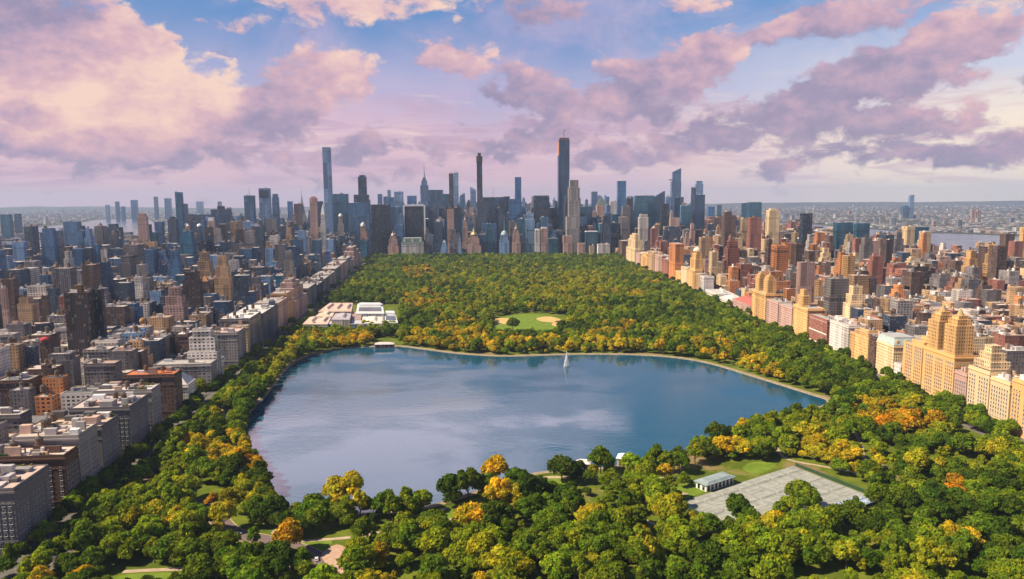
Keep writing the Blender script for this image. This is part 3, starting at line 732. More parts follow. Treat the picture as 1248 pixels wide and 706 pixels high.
def make_building(name, x, y, rot, w, d, h, style='brick', col='tan', tiers=None, roofc=(.4, .37, .35), clutter=2, tanks=0, seed=0, cornice=False, label=None, cat='building', top=None, group=None, plain_windows=False, tintmul=1.0):
    """a building: walls, roof (> parapet), bulkheads, water tanks, and a crown of its own kind where it has one"""
    rr = random.Random(seed * 7919 + int(abs(x) * 3 + y)); tint = tuple(c * tintmul for c in (WALLC[col] if isinstance(col, str) else col))
    root = empty(name, (x, y, 0), rot)
    T_ = rect_tiers(tiers or [(1, 1, 0, 1)], w, d, h)
    wm = M['plain'] if plain_windows else M[style]
    wl = MB()
    for (a, b_, z0, z1, ox, oy) in T_:
        rf = MB()
        wl.box(ox, oy, z0, z1, a, b_, 0, tint, 0, top=False)
        pr = .55 if z1 < 90 else 1.0
        for sx, sy, lw, ld in ((0, -1, a, .5), (0, 1, a, .5), (-1, 0, .5, b_ - 1.0), (1, 0, .5, b_ - 1.0)):
            rf.box(ox + sx * (a / 2 - .25), oy + sy * (b_ / 2 - .25), z1, z1 + pr * 1.6, lw, ld, 0, tuple(c * 1.05 for c in tint), 1)
        rf.face([(ox - a / 2 + .5, oy - b_ / 2 + .5, z1 + .3), (ox + a / 2 - .5, oy - b_ / 2 + .5, z1 + .3), (ox + a / 2 - .5, oy + b_ / 2 - .5, z1 + .3), (ox - a / 2 + .5, oy + b_ / 2 - .5, z1 + .3)], None, roofc, 0)
        rf.build('roof', [M['roof'], M['plain']], root)
    wl.build('walls', wm, root)
    a, b_, z0, z1, ox, oy = T_[-1]
    if cornice:
        mb = MB()
        for zz, pj, th in ((z1 - 2.2, .7, 1.1), (z1 * .14 + 3, .35, .5), (z1 * .78, .3, .4)):
            if zz < z0 + .3: continue
            mb.box(ox, oy - b_ / 2 - pj / 2, zz, zz + th, a + 2 * pj, pj, 0, tuple(c * 1.12 for c in tint), bottom=True)
            for s_ in (-1, 1): mb.box(ox + s_ * (a / 2 + pj / 2), oy, zz, zz + th, pj, b_, 0, tuple(c * 1.12 for c in tint), bottom=True)
        mb.build('cornice', M['plain'], root)
    for (bx, by, bw, bd, bh) in bulk_list(rr, a, b_, clutter):
        mb = MB(); g = rr.uniform(.5, 1.3); tc_ = rr.choice([tint, (.55, .5, .47), (.42, .38, .38), (.62, .6, .6), (.5, .34, .27)])
        mb.box(ox + bx, oy + by, z1 + .3, z1 + .3 + bh, bw, bd, 0, tuple(min(.75, c * g) for c in tc_))
        mb.build('bulkhead' if bh > 2.5 else 'roof_unit', M['roof'], root)
    if clutter > 5:
        for _ in range(3):
            mb = MB(); gx0, gy0 = rr.uniform(-.42, .42) * a, rr.choice([-1, 1]) * (b_ / 2 - 2.2)
            for q in range(5): mb.box(ox + max(-a / 2 + 2, min(a / 2 - 2, gx0 + q * 1.5)), oy + gy0, z1 + .31, z1 + rr.uniform(1, 2.4), 1.4, 1.8, rr.random(), rr.choice([(.06, .11, .02), (.12, .15, .02), (.2, .14, .03)]), tw=.7)
            mb.build('roof_garden', M['wood'], root)
        for _ in range(4):
            mb = MB(); px0, py0 = rr.uniform(-.4, .4) * a, rr.uniform(-.4, .4) * b_; mb.cyl(ox + px0, oy + py0, z1 + .3, z1 + rr.uniform(2, 4.5), .5, .5, 8, (.3, .2, .16)); mb.build('chimney', M['wood'], root)
    for _ in range(tanks):
        mb = MB(); water_tank(mb, ox + rr.uniform(-.3, .3) * a, oy + rr.uniform(-.3, .3) * b_, z1 + .3, rr.uniform(.9, 1.3)); mb.build('water_tank', M['wood'], root)
    if top: top(root, T_[-1], tint, rr)
    tag(root, label, cat, group)
    FOOT.append((x, y, rot, w, d, h, root))
    OCC.append((x, y, .5 * math.hypot(w, d)))
    return root

# --- crowns
def top_spire(hh, r0=.12, col=None):
    def f(root, t, tint, rr):
        a, b_, z0, z1, ox, oy = t; mb = MB(); mb.cyl(ox, oy, z1, z1 + hh * .25, a * r0 * 2.2, a * r0 * 1.5, 8, col or tint); mb.cyl(ox, oy, z1 + hh * .25, z1 + hh, a * r0, .25, 8, col or tint)
        mb.build('spire', M['metal'], root)
    return f
def top_pyramid(hh, col=(.2, .3, .26), k=.05):
    def f(root, t, tint, rr):
        a, b_, z0, z1, ox, oy = t; mb = MB(); mb.box(ox, oy, z1 + .31, z1 + hh, a, b_, 0, col, tw=k); mb.build('pyramid_roof', M['roof'], root)
    return f
def top_dome(r, hh, col=(.5, .5, .48), drum=0):
    def f(root, t, tint, rr):
        a, b_, z0, z1, ox, oy = t; mb = MB()
        if drum: mb.cyl(ox, oy, z1, z1 + drum, r, r, 14, tint)
        mb.dome(ox, oy, z1 + drum, r, hh, 14, 5, col); mb.cyl(ox, oy, z1 + drum + hh * .97, z1 + drum + hh * 1.35, r * .12, .1, 6, col); mb.build('dome', M['roof'], root, smooth=False)
    return f
def top_slab(fw, fd, hh, col=None, name='penthouse'):
    def f(root, t, tint, rr):
        a, b_, z0, z1, ox, oy = t; mb = MB(); mb.box(ox, oy, z1 + .3, z1 + hh, a * fw, b_ * fd, 0, col or tint); mb.build(name, M['plain'], root)
    return f
def top_mast(hh, n=1):
    def f(root, t, tint, rr):
        a, b_, z0, z1, ox, oy = t
        for i in range(n):
            mb = MB(); mb.cyl(ox + (i - (n - 1) / 2) * a * .4, oy, z1, z1 + hh, 1.1, .35, 6, (.3, .3, .32)); mb.build('mast', M['metal'], root)
    return f
def top_crane(hh, L, ang=.3):
    def f(root, t, tint, rr):
        a, b_, z0, z1, ox, oy = t; mb = MB(); mb.box(ox, oy, z1, z1 + hh, 2.2, 2.2, 0, (.35, .2, .1)); mb.build('crane_mast', M['metal'], root)
        mb = MB(); mb.box(ox + L * .25, oy, z1 + hh, z1 + hh + 1.6, L, 1.6, 0, (.35, .2, .1)); mb.build('crane_jib', M['metal'], root)
    return f
def top_slant(hh, side=1):
    def f(root, t, tint, rr):
        a, b_, z0, z1, ox, oy = t; mb = MB(); xl, xr, yf, yb = ox - a / 2, ox + a / 2, oy - b_ / 2, oy + b_ / 2; zl, zr = (z1 + 1.7, z1 + hh) if side > 0 else (z1 + hh, z1 + 1.7); zb = z1 + 1.65
        mb.face([(xl, yf, zb), (xr, yf, zb), (xr, yf, zr), (xl, yf, zl)], None, tint); mb.face([(xr, yb, zb), (xl, yb, zb), (xl, yb, zl), (xr, yb, zr)], None, tint)
        mb.face([(xl, yf, zl), (xr, yf, zr), (xr, yb, zr), (xl, yb, zl)], None, tint); mb.face([(xr, yf, zb), (xr, yb, zb), (xr, yb, zr), (xr, yf, zr)], None, tint); mb.face([(xl, yb, zb), (xl, yf, zb), (xl, yf, zl), (xl, yb, zl)], None, tint)
        mb.build('slanted_top', M['glass'], root)
    return f
def top_mansard(hh, col=(.10, .17, .15)):
    def f(root, t, tint, rr):
        a, b_, z0, z1, ox, oy = t; mb = MB(); mb.box(ox, oy, z1 + .32, z1 + hh, a * 1.01, b_ * 1.01, 0, col, tw=.86); mb.box(ox, oy, z1 + hh, z1 + hh + 1.5, a * .82, b_ * .82, 0, (.4, .4, .4)); mb.build('mansard_roof', M['roof'], root)
        for s_ in (-.36, 0, .36):
            m2 = MB(); m2.box(ox + s_ * a, oy - b_ * .44, z1 + .4, z1 + hh * .8, a * .09, b_ * .1, 0, tuple(c * 1.1 for c in tint)); m2.build('dormer', M['plain'], root)
    return f
def chain(*fs):
    def f(root, t, tint, rr):
        for q in fs: q(root, t, tint, rr)
    return f
SETB = [(1, 1, 0, .62), (.8, .8, .62, .82), (.55, .55, .82, 1)]
SETB2 = [(1, 1, 0, .5), (.78, .8, .5, .8), (.58, .6, .8, .93), (.34, .36, .93, 1)]
SLIM = [(1, 1, 0, .3), (.72, .8, .3, 1)]

# --- the named skyline: left edge, right edge, top row, distance (or None and base row), style, colour, label, shape
def tower(x0, x1, ty, Y, style, col, label, name='office_tower', ratio=.8, tiers=None, top=None, clutter=2, rot=None, **kw):
    if isinstance(Y, tuple): Y = G((x0 + x1) / 2, Y[0])[1]
    pc = (x0 + x1) / 2; p = AT(pc, ty, Y); th = abs(p.x) / Y
    W = (x1 - x0) / FPX * math.hypot(Y, 0) / .99
    rt = rot if rot is not None else (rotL if p.x < -250 else (rotR if p.x > 300 else (rotL + rotR) / 2))
    w = W / (1 + ratio * max(0, th - .04)); d = w * ratio
    kw.setdefault('cat', 'skyscraper' if p.z > 150 else 'building')
    # the near face sits at Y: push the centre back half a depth
    sx = p.x / Y
    return make_building(name, p.x + sx * d * .5, Y + d * .5, rt, w, d, max(12, p.z), style, col, tiers, clutter=clutter, seed=int(x0 * 13 + ty), label=label, top=top, **kw)

A_ = 'apartment_tower'; O_ = 'office_tower'
# far left, beside the river
tower(0, 15, 262, 3300, 'brick', 'teal', 'blue green tower block cut by the left edge of the view', A_)
tower(17, 26, 261, 4000, 'glass', 'navy', 'thin dark blue tower at far left in front of the pale river', A_)
tower(49, 64, 284, (316,), 'pier', 'navy', 'left one of two dark navy slab towers before the river', A_, .5)
tower(66, 77, 282, (316,), 'pier', 'navy', 'right narrower one of two dark navy slab towers before the river', A_, .5)
tower(77, 99, 271, (318,), 'brick', 'steel blue', 'wide flat topped blue grey block beside the stepped dark one', A_, .5)
tower(97, 108, 276, (317,), 'brick', 'navy', 'dark stepped tower right of the wide blue grey block', A_, .7, [(1, 1, 0, .82), (.75, 1, .82, .93, -.12), (.5, 1, .93, 1, -.25)])
tower(127, 150, 278, (322,), 'pier', 'dark grey', 'dark twin shaft tower with pale left flank beside the river', O_, .7, top=top_slab(.5, .6, 12))
tower(131, 153, 304, (352,), 'pier', 'navy', 'broad navy slab standing in front of the twin shaft tower', A_, .6)
tower(166, 181, 261, (335,), 'brick', 'pink', 'tall pinkish brick tower with rounded head at left', A_, .8, [(1, 1, 0, .6), (.9, .9, .6, .95), (.7, .7, .95, 1)])
tower(188, 200, 271, (318,), 'glass', 'steel blue', 'pale blue slab tower right of the tall pinkish brick tower', O_)
tower(182, 193, 284, (325,), 'glass', 'teal', 'lower teal block right of the tall pinkish brick tower', O_)
tower(204, 217, 268, (322,), 'brick', 'dark grey', 'grey green tower with a small dark roof box left of the tallest left tower', A_, top=top_slab(.55, .55, 9, (.06, .06, .07)))
tower(213, 223, 235, (316,), 'glass', 'teal', 'tall dark green glass tower rising above the left skyline', O_, .9)
tower(222, 229, 249, 3100, 'glass', 'navy', 'slim navy tower touching the tall dark green glass tower', O_)
tower(224, 234, 276, (324,), 'brick', 'pink', 'small pinkish tower with white cap right of the dark green glass tower', A_, tiers=SETB, top=top_dome(5, 5, (.7, .68, .66)))
tower(239, 247, 276, (322,), 'glass', 'blue', 'blue tower with round white cap left of the wide dark block', O_, top=top_dome(8, 8, (.8, .8, .8)))
tower(208, 236, 301, (338,), 'stone', 'steel blue', 'broad low blue tower with pale stripe left of centre', A_, .6)
tower(251, 264, 270, (318,), 'stone', 'pink', 'slender pink tower with glazed white lantern top', A_, .8, [(1, 1, 0, .7), (.75, .75, .7, 1)], top=top_slab(.8, .8, 12, (.75, .76, .8), 'lantern'))
tower(257, 282, 256, 2750, 'pier', 'navy', 'wide dark navy office block with roof box on the right', O_, .4, top=top_slab(.35, .5, 14, (.03, .04, .06)))
tower(232, 258, 262, 3300, 'glass', 'teal', 'wide teal office block behind the pink lantern tower', O_, .4)
tower(296, 311, 271, (320,), 'pier', 'pale blue', 'pale lower tower standing before the grey slab with a mast', O_, .7)
tower(297, 311, 239, 2700, 'pier', 'steel blue', 'grey blue slab tower carrying a thin mast', O_, .7, top=top_mast(35))
tower(315, 330, 230, 2800, 'pier', 'pale blue', 'tall pale blue tower with a dark band under its flat top', O_, .8, top=lambda r, t, ti, rr: (lambda mb: (mb.box(t[4], t[5] - t[1] / 2 - .4, t[3] - 34, t[3] - 6, t[0] * .94, .5, 0, (.03, .05, .08), bottom=True), mb.build('dark_band', M['glass'], r)))(MB()))
tower(331, 340, 237, 3000, 'glass', 'steel blue', 'blue round shouldered tower right of the tower with a dark band', O_, tiers=[(1, 1, 0, .94), (.8, .8, .94, 1)])
tower(347, 354, 267, (325,), 'stone', 'pale grey', 'thin pale stepped tower with pointed top left of centre', A_, tiers=SETB2, top=top_spire(12))
tower(350, 357, 246, 3700, 'glass', 'blue', 'narrow blue tower left of the spired brown tower', O_)
tower(358, 368, 249, 3200, 'brick', 'brown', 'brown slab in front of the spired art deco tower', O_)
tower(364.5, 371.5, 249, 3900, 'stone', 'dark grey', 'art deco tower with a tapering needle spire left of the tallest thin square tower', O_, 1, [(1, 1, 0, .8), (.8, .8, .8, .92), (.55, .55, .92, 1)], top=chain(top_pyramid(50, (.3, .3, .34), .12), top_spire(95, .08)), clutter=0)
tower(377, 387, 242, (322,), 'stone', 'pink', 'pinkish grey tower with flat top left of the white cone topped one', A_, .9, top=top_slab(.5, .5, 6))
tower(386, 394, 246, 2750, 'pier', 'navy', 'dark navy slab squeezed behind the white cone topped tower', O_)
tower(390, 397, 262, (318,), 'stone', 'white', 'slender white tower with a cone shaped top', A_, 1, [(1, 1, 0, .8), (.8, .8, .8, 1)], top=top_pyramid(34, (.7, .69, .68)))
tower(392.5, 403.5, 180, 2640, 'brick_wide', 'pale blue', 'tallest thin square tower of plain grid windows left of centre', A_, 1, clutter=0)
tower(402, 425, 237, 3000, 'glass', 'teal', 'wide dark teal office block right of the tall thin square tower', O_, .4)
tower(410, 420, 264, (316,), 'stone', 'pale grey', 'small grey tower with white dome before the wide teal block', A_, tiers=SETB, top=top_dome(7, 9, (.75, .75, .75)))
tower(424, 451, 248, 2540, 'stone', 'steel blue', 'broad blue grey office slab with white window grid', O_, .5)
tower(431, 450, 238, 2900, 'pier', 'dark grey', 'dark base block below the tower with a small roof crane', O_, .5)
tower(436, 447, 216, 3000, 'pier', 'navy', 'dark tower with a small roof crane above the broad grey slab', O_, .9, top=chain(top_slab(.7, .7, 8), top_mast(24)))
tower(436, 449, 276, (313,), 'stone', 'pink', 'pinkish stone hotel tower with a pale rounded cap at park corner', A_, .8, SETB, top=top_dome(9, 13, (.62, .62, .6)))
tower(452, 476, 250, 2600, 'pier', 'black', 'black slab office tower left of the white framed one', O_, .5)
tower(460, 466, 237, 4300, 'glass', 'blue', 'small bright blue far tower behind the black slab', O_)
tower(467, 474, 240, 4500, 'glass', 'steel blue', 'second small blue far tower behind the black slab', O_)
tower(472, 476.5, 232, 4600, 'stone', 'pale blue', 'pale thin far tower right behind the black slab', O_)
tower(475, 491, 253, 2750, 'pier', 'steel blue', 'grey blue block between black slab and white framed tower', O_, .6)
tower(480, 492, 234, 3900, 'glass', 'pale blue', 'pale blue far tower between black slab and white framed tower', O_)
tower(496, 508, 239, 3900, 'glass', 'blue', 'short wide blue far tower left of the great spired tower', O_)
tower(472, 486, 287, (314,), 'stone', 'pink', 'stepped pink stone hotel with a pointed turret at park edge', A_, .7, SETB2, top=top_spire(14, .3))
tower(489, 517, 296, (314.5,), 'stone', 'white', 'broad white chateau style hotel with a dark green mansard roof', 'hotel', .6, cornice=True, top=top_mansard(14), clutter=0)
def white_frame(root, t, tint, rr):
    a, b_, z0, z1, ox, oy = t; mb = MB(); f = a * .07
    for sx in (-1, 1): mb.box(ox + sx * (a / 2 - f / 2), oy - b_ / 2 - 1.1, 0, z1, f, 2.2, 0, (.72, .72, .74))
    mb.box(ox, oy - b_ / 2 - 1.1, z1 - f * .8, z1 + 2, a - 2 * f - .02, 2.2, 0, (.72, .72, .74)); mb.build('white_frame', M['plain'], root)
tower(491, 518.5, 250, 2620, 'pier', 'black', 'black fronted office tower outlined by a bright white frame', O_, .4, top=white_frame)
tower(518, 529, 253, 2800, 'pier', 'navy', 'navy slab right of the white framed tower', O_, .6)
tower(512, 522, 217, 4550, 'stone', 'steel blue', 'great stepped tower with a tall needle spire above the centre left', O_, .9, [(1.6, 1.5, 0, .3), (1.05, 1.1, .3, .86), (.72, .8, .86, .95), (.42, .45, .95, 1)], top=top_spire(92, .18, (.3, .33, .38)), clutter=0)
tower(521, 540, 232, 3100, 'pier', 'steel blue', 'broad grey slab with flat top right of the great spired tower', O_, .5)
tower(539, 548, 237, 3050, 'pier', 'teal', 'dark teal slab beside the slender black tower', O_)
tower(547, 552.5, 212, 3300, 'pier', 'dark brown', 'slender dark brown tower with a dark head beside a pale blue one', O_, 1)
tower(552.5, 558.5, 211, 4700, 'glass', 'pale blue', 'thin pale blue tower just right of the slender dark brown one', O_, 1)
tower(529, 539, 271, (312,), 'pier', 'navy', 'dark blue slab at park edge with pale roof box', O_, top=top_slab(.4, .5, 10, (.6, .6, .62)))
tower(544, 563, 254, 2700, 'pier', 'black', 'dark square block below the slender dark brown tower', O_, .5)
tower(544, 563, 271, 2560, 'glass', 'navy', 'lower dark block with a pale roof line below the slender brown tower', O_, .4)
tower(548, 558, 280, (314,), 'stone', 'grey', 'grey stone block at park edge below dark square blocks', A_, tiers=SETB)
tower(537, 546, 296, (314.6,), 'stone', 'pale blue', 'small pale stepped building with peaked top at park edge', A_, tiers=SETB, top=top_pyramid(10, (.3, .38, .42)))
tower(562, 568, 236, 4200, 'stone', 'pale blue', 'thin pale tower left of the very thin dark tower', O_, tiers=SETB)
tower(563, 571, 268, 2560, 'stone', 'pink', 'slim pink tower with tapering top at park edge', A_, tiers=SETB2, top=top_spire(20, .3))
tower(569, 586, 286, (313.6,), 'stone', 'pink', 'pink stepped apartment hotel with golden turret at park edge', A_, .7, SETB2, top=top_spire(24, .35, (.5, .36, .15)))
tower(581, 587.5, 199, 2620, 'brick', 'dark grey', 'very thin dark grey tower with a wider brown head near the centre', A_, 1.2, top=lambda r, t, ti, rr: (lambda mb: (mb.box(t[4], t[5], t[3] + 2.7, t[3] + 24, t[0] * 1.12, t[1] * 1.12, 0, (.08, .06, .06), bottom=True), mb.box(t[4], t[5], t[3] + 24, t[3] + 36, t[0] * .6, t[1] * .6, 0, (.06, .05, .05)), mb.build('wide_head', M['brick'], r)))(MB()), clutter=0)
tower(573, 580, 232, 3700, 'glass', 'pale blue', 'pale blue slant topped tower left of the very thin dark tower', O_, top=top_slant(18, -1))
tower(586, 616, 241, 2900, 'pier', 'navy', 'very wide dark navy office block right of the very thin dark tower', O_, .3, top=top_mast(44))
tower(588, 605, 273, 2540, 'stone', 'steel blue', 'grey blue hotel block with dark centre at park edge', A_, .6)
tower(609, 620, 281, (312.8,), 'stone', 'pale blue', 'pale stone hotel tower under a blue green dome at park edge', A_, .8, SETB[:2], top=chain(top_dome(11, 15, (.35, .48, .5)), top_spire(70, .05)))
tower(614, 621, 240, 3000, 'pier', 'black', 'black slim slab left of the bright blue stepped glass tower', O_)
tower(620, 635, 236, 2660, 'glass', 'blue', 'bright blue glass tower stepping up to the right near the centre', A_, .6, [(1, 1, 0, .9), (.5, 1, .9, 1, .25)], clutter=0, top=lambda r, t, ti, rr: (lambda mb: (mb.box(t[4], t[5], t[3] + 1.7, t[3] + 58, t[0] * .98, t[1] * .98, 0, ti), mb.build('upper_shaft', M['glass'], r)))(MB()))
tower(624, 634, 279, (312.8,), 'stone', 'pink', 'tapering pinkish stone tower right of the domed hotel', A_, .8, SETB2, top=top_spire(20, .3))
tower(636, 648, 262, 2800, 'pier', 'pale blue', 'grey blue stepped block right of the bright blue glass tower', O_, tiers=SETB)
tower(648, 681, 254, 2720, 'glass', 'black', 'wide black block left of the tallest tower', O_, .4)
tower(650, 669, 241, 2800, 'pier', 'navy', 'navy slab with gridded crown left of the tallest tower', O_, .5, top=top_slab(.95, .9, 8, (.07, .1, .13)))
tower(652, 657.5, 281, (313,), 'stone', 'white', 'left one of a thin white topped pair at park edge', A_, 1, top=top_slab(.8, .8, 5, (.75, .75, .75)))
tower(659, 667, 279, (313,), 'stone', 'pink', 'right taller one of a thin white topped pair at park edge', A_, .8, top=top_slab(.8, .8, 5, (.75, .75, .75)))
tower(668, 680, 291, (314,), 'glass', 'teal', 'low dark teal block at park edge left of the pale stone tower', A_)
def ct_top(root, t, tint, rr):
    a, b_, z0, z1, ox, oy = t
    mb = MB(); mb.box(ox - a / 2 - .9, oy - b_ * .1, z1 * .62, z1 - 4, 1.8, b_ * .7, 0, (.55, .24, .09)); mb.build('sunlit_strip', M['plain'], root)  # orange box colours in the sunlight on the tower's left side
    mb = MB(); mb.box(ox, oy, z1 + 1.7, z1 + 9, a * .9, b_ * .9, 0, (.2, .1, .08)); mb.build('unfinished_floor', M['brick'], root)
    top_crane(26, 14)(root, (a, b_, z0, z1 + 9, ox, oy), tint, rr)
tower(680, 693.5, 171, 2700, 'glass', 'navy', 'tallest dark glass tower still under construction with a crane and orange painted sunlit strip', A_, .8, [(1, 1, 0, .86), (.94, 1, .86, 1, .03)], top=ct_top, clutter=0)
tower(690, 706, 220, (312.4,), 'stone', 'pale grey', 'tall pale limestone tower with fluted crown right of the tallest tower', A_, .7, [(1, 1, 0, .52), (.84, .9, .52, .9, .08), (.66, .75, .9, 1, .08)], clutter=0)
tower(686, 697, 288, (314,), 'stone', 'pink', 'low pinkish house at the foot of the pale limestone tower', A_)
tower(706, 721, 253, 2750, 'glass', 'teal', 'dark teal block right of the pale limestone tower', O_)
tower(713, 728, 283, (313.5,), 'glass', 'teal', 'dark block with white roof rim at park edge', A_, .6, top=top_slab(1.0, 1.0, 3, (.75, .75, .75)))
tower(704, 713, 297, (315,), 'stone', 'pink', 'small pinkish block at park edge below the white rimmed block', A_)
tower(718, 724, 300, (315.2,), 'stone', 'tan', 'small tan block at park edge right of the white rimmed block', A_)
tower(720.5, 728, 234, 4300, 'glass', 'steel blue', 'plain blue far tower left of the pyramid topped tower', O_)
tower(725, 741, 251, 3000, 'stone', 'pink', 'pale pink tower with a dark pyramid roof', O_, .8, [(1, 1, 0, .76), (.82, .85, .76, 1)], top=top_pyramid(38, (.12, .14, .13)))
tower(728, 743, 298, (314.5,), 'stone', 'white', 'low white and blue striped building at park corner', A_, .5)
tower(743, 752, 246, 3500, 'stone', 'white', 'white slim tower right of the pyramid topped tower', O_)
tower(744, 761, 252, 2640, 'glass', 'teal', 'dark teal rounded twin block at the park corner', A_, .6, SETB[:2])
tower(752, 763, 221, 3400, 'glass', 'blue', 'tall plain blue slab tower right of the pyramid topped tower', O_, .7)
tower(762, 774, 257, 2680, 'glass', 'navy', 'dark navy glass shaft right of the teal rounded twin block', A_, .8)
tower(764, 772, 240, 4000, 'glass', 'steel blue', 'faded blue far tower right of the tall plain blue slab', O_)
tower(773, 797, 239, 2760, 'glass', 'teal', 'wide dark twin slab of teal glass at the park corner', O_, .4, clutter=1)
tower(796, 810, 241, 2900, 'glass', 'navy', 'dark glass block with a roof slanting up to the right', O_, .6, top=top_slant(26, 1), clutter=0)
tower(805, 815.5, 249, 2650, 'pier', 'black', 'black square tower before the tapering blue tower', O_)
tower(778, 790, 262, (312,), 'pier', 'white', 'white ribbed apartment tower with chamfered top near the park corner', A_, .8, [(1, 1, 0, .93), (.8, .8, .93, 1)], rot=rotR)
tower(793, 801, 279, (313,), 'brick', 'red', 'red brick tower with a rounded cap near the park corner', A_, .8, top=top_dome(7, 9, (.4, .33, .3)))
tower(810, 829, 277, (313,), 'brick_wide', 'dark grey', 'wide dark grey slab block beyond the golden tower', A_, .5)
tower(816, 828, 266, 2620, 'brick', 'pink', 'pinkish block with a flat cap above the wide dark grey slab', A_, .6)
tower(816, 830.5, 210, 3700, 'glass', 'steel blue', 'tapering blue tower with a small jutting deck on its left', O_, .7, [(1, 1, 0, .35), (.94, .95, .35, .6, .02), (.86, .9, .6, .85, .05), (.72, .8, .85, 1, .1)], clutter=0, top=chain(top_slant(20, 1), lambda r, t, ti, rr: (lambda mb: (mb.box(t[4] - t[0] * .72, t[5], t[3] - 40, t[3] - 35, t[0] * .5, t[1] * .5, 0, (.12, .14, .17), bottom=True), mb.build('observation_deck', M['metal'], r)))(MB())))
tower(830, 842, 252, 2900, 'glass', 'teal', 'teal glass block between tapering and round topped towers', O_)
tower(841, 847, 265, (312,), 'brick', 'pink', 'narrow pink brick tower left of the dark stepped blue tower', A_, tiers=SETB[:2])
tower(842.5, 848, 229, 3600, 'glass', 'dark grey', 'thin dark tower left of the round topped blue tower', O_)
tower(847, 857, 221, 3600, 'glass', 'pale blue', 'pale blue tower with a rounded top right of the tapering one', O_, tiers=[(1, 1, 0, .95), (.8, .8, .95, 1)])
tower(845, 859, 238, 3000, 'glass', 'navy', 'dark navy block in front of the round topped blue tower', O_, .6)
tower(860, 872, 266, (308,), 'brick', 'dark grey', 'dark grey stepped tower right of the dark navy block', A_, .8, SETB[:2])
tower(862, 871, 252, 4200, 'glass', 'blue', 'low blue far block right of the dark navy block', O_)
tower(874, 879.5, 250, 4400, 'glass', 'teal', 'thin teal far tower left of the dark twin glass pair', O_)
tower(880, 897, 259, (322,), 'brick', 'brown', 'brown tower with lit left flank and peaked roof box', A_, .9, [(1, 1, 0, .93), (.6, .7, .93, 1, -.15)])
tower(904, 911, 248, 3500, 'glass', 'teal', 'left narrow one of the dark teal twin glass pair', A_)
tower(911, 928, 247, 3300, 'glass', 'teal', 'right broad one of the dark teal twin glass pair', A_, .6)
tower(911, 928, 266, (325,), 'brick', 'red', 'red brown slab tower below the dark teal glass pair', A_, .9, rot=rotR)
tower(928, 945, 292, (326,), 'brick_wide', 'cream', 'wide cream base block under the tall cream tower', A_, .8, rot=rotR)
tower(934, 950, 257, (322,), 'brick', 'cream', 'tall cream tower right of the red brown slab', A_, .9, rot=rotR, top=top_slab(.6, .6, 6))
tower(892, 905, 291, (332,), 'brick', 'cream', 'cream and dark tower in front of the brown peaked one', A_, .9, rot=rotR)
tower(975, 990, 261, (322,), 'pier', 'black', 'black monolithic slab tower on the right side of the city', A_, .9, rot=rotR)
tower(992, 1007, 276, (320,), 'brick', 'orange', 'orange brown tower with a rounded peak right of the black slab', A_, .9, SETB[:2], rot=rotR)
tower(1000, 1015, 295, (322,), 'brick', 'white', 'short white block in front of the teal glass blocks', A_, .8, rot=rotR)
tower(1016, 1040, 272, (318,), 'glass', 'teal', 'left one of two broad teal glass blocks by the right river', A_, .5, rot=rotR)
tower(1041, 1060, 273, (315,), 'glass', 'teal', 'right one of two broad teal glass blocks by the right river', A_, .5, rot=rotR)
tower(1039, 1051, 291, (334,), 'brick_wide', 'red', 'red and white striped tower before the teal glass blocks', A_, .9, rot=rotR)
tower(1054, 1072, 294, (338,), 'brick', 'pink', 'pinkish slab tower standing behind the dark red tower', A_, .8, rot=rotR)
tower(1058, 1077, 313, (366,), 'brick', 'red', 'dark red brick tower standing alone among low roofs', A_, .8, [(1, 1, 0, .9), (.8, .8, .9, 1)], rot=rotR)
tower(1104, 1132, 277, (306,), 'glass', 'teal', 'large teal glass block beside the right river', A_, .5, rot=rotR)
tower(1073, 1084, 284, (320,), 'brick', 'steel blue', 'blue grey tower right of the pinkish slab', A_, rot=rotR)
tower(1088, 1100, 288, (322,), 'brick', 'pink', 'pinkish grey stepped tower left of the large teal block', A_, tiers=SETB, rot=rotR)
tower(1101, 1122, 314, (342,), 'stone', 'cream', 'cream stepped ziggurat shaped apartment house', A_, .9, SETB2, rot=rotR)
tower(1136, 1150, 321, (346,), 'brick', 'orange', 'bright orange brick block on the right side', A_, .9, rot=rotR)
tower(1167, 1213, 310, (331,), 'brick', 'dark grey', 'long dark slab block with an arched roof by the river', A_, .35, rot=rotR, top=top_dome(16, 16, (.12, .12, .13)))
tower(1189, 1200, 296, 2250, 'brick', 'tan', 'left one of twin tan towers before the right river', A_, rot=rotR)
tower(1201, 1212, 296, 2250, 'brick', 'tan', 'right one of twin tan towers before the right river', A_, rot=rotR)
tower(1219, 1237, 286, (328,), 'brick', 'brown', 'tall brown tower with a black side near the right edge', A_, .9, rot=rotR)
tower(1243, 1256, 278, 2000, 'brick', 'golden', 'golden brick tower cut by the right edge of the view', A_, rot=rotR)
# across the right river
tower(1107.5, 1114.5, 238, 6500, 'glass', 'pale blue', 'lone pale tower across the right river on the horizon', O_)
tower(1098, 1107, 251, 6500, 'glass', 'steel blue', 'low blue block beside the lone pale far tower', O_)
tower(1183, 1189, 256, 5200, 'brick', 'pink', 'left one of a pinkish pair across the right river', A_, rot=rotR)
tower(1190, 1196, 256, 5200, 'brick', 'pink', 'right one of a pinkish pair across the right river', A_, rot=rotR)
for i, (a, t, c, nm) in enumerate([(128, 250, 'pale blue', 'leftmost'), (140, 246, 'steel blue', 'second'), (147, 252, 'blue', 'third'), (159, 244, 'blue', 'broadest'), (187, 240, 'steel blue', 'tallest'), (200, 242, 'blue', 'double headed'), (239, 246, 'pale blue', 'lonely'), (265, 246, 'steel blue', 'spiky')]):
    tower(a, a + (9 if i in (3, 5, 6) else 5.5), t, 7000 + 150 * i, 'glass', c, f'{nm} faded tower on the far shore beyond the left river', O_)
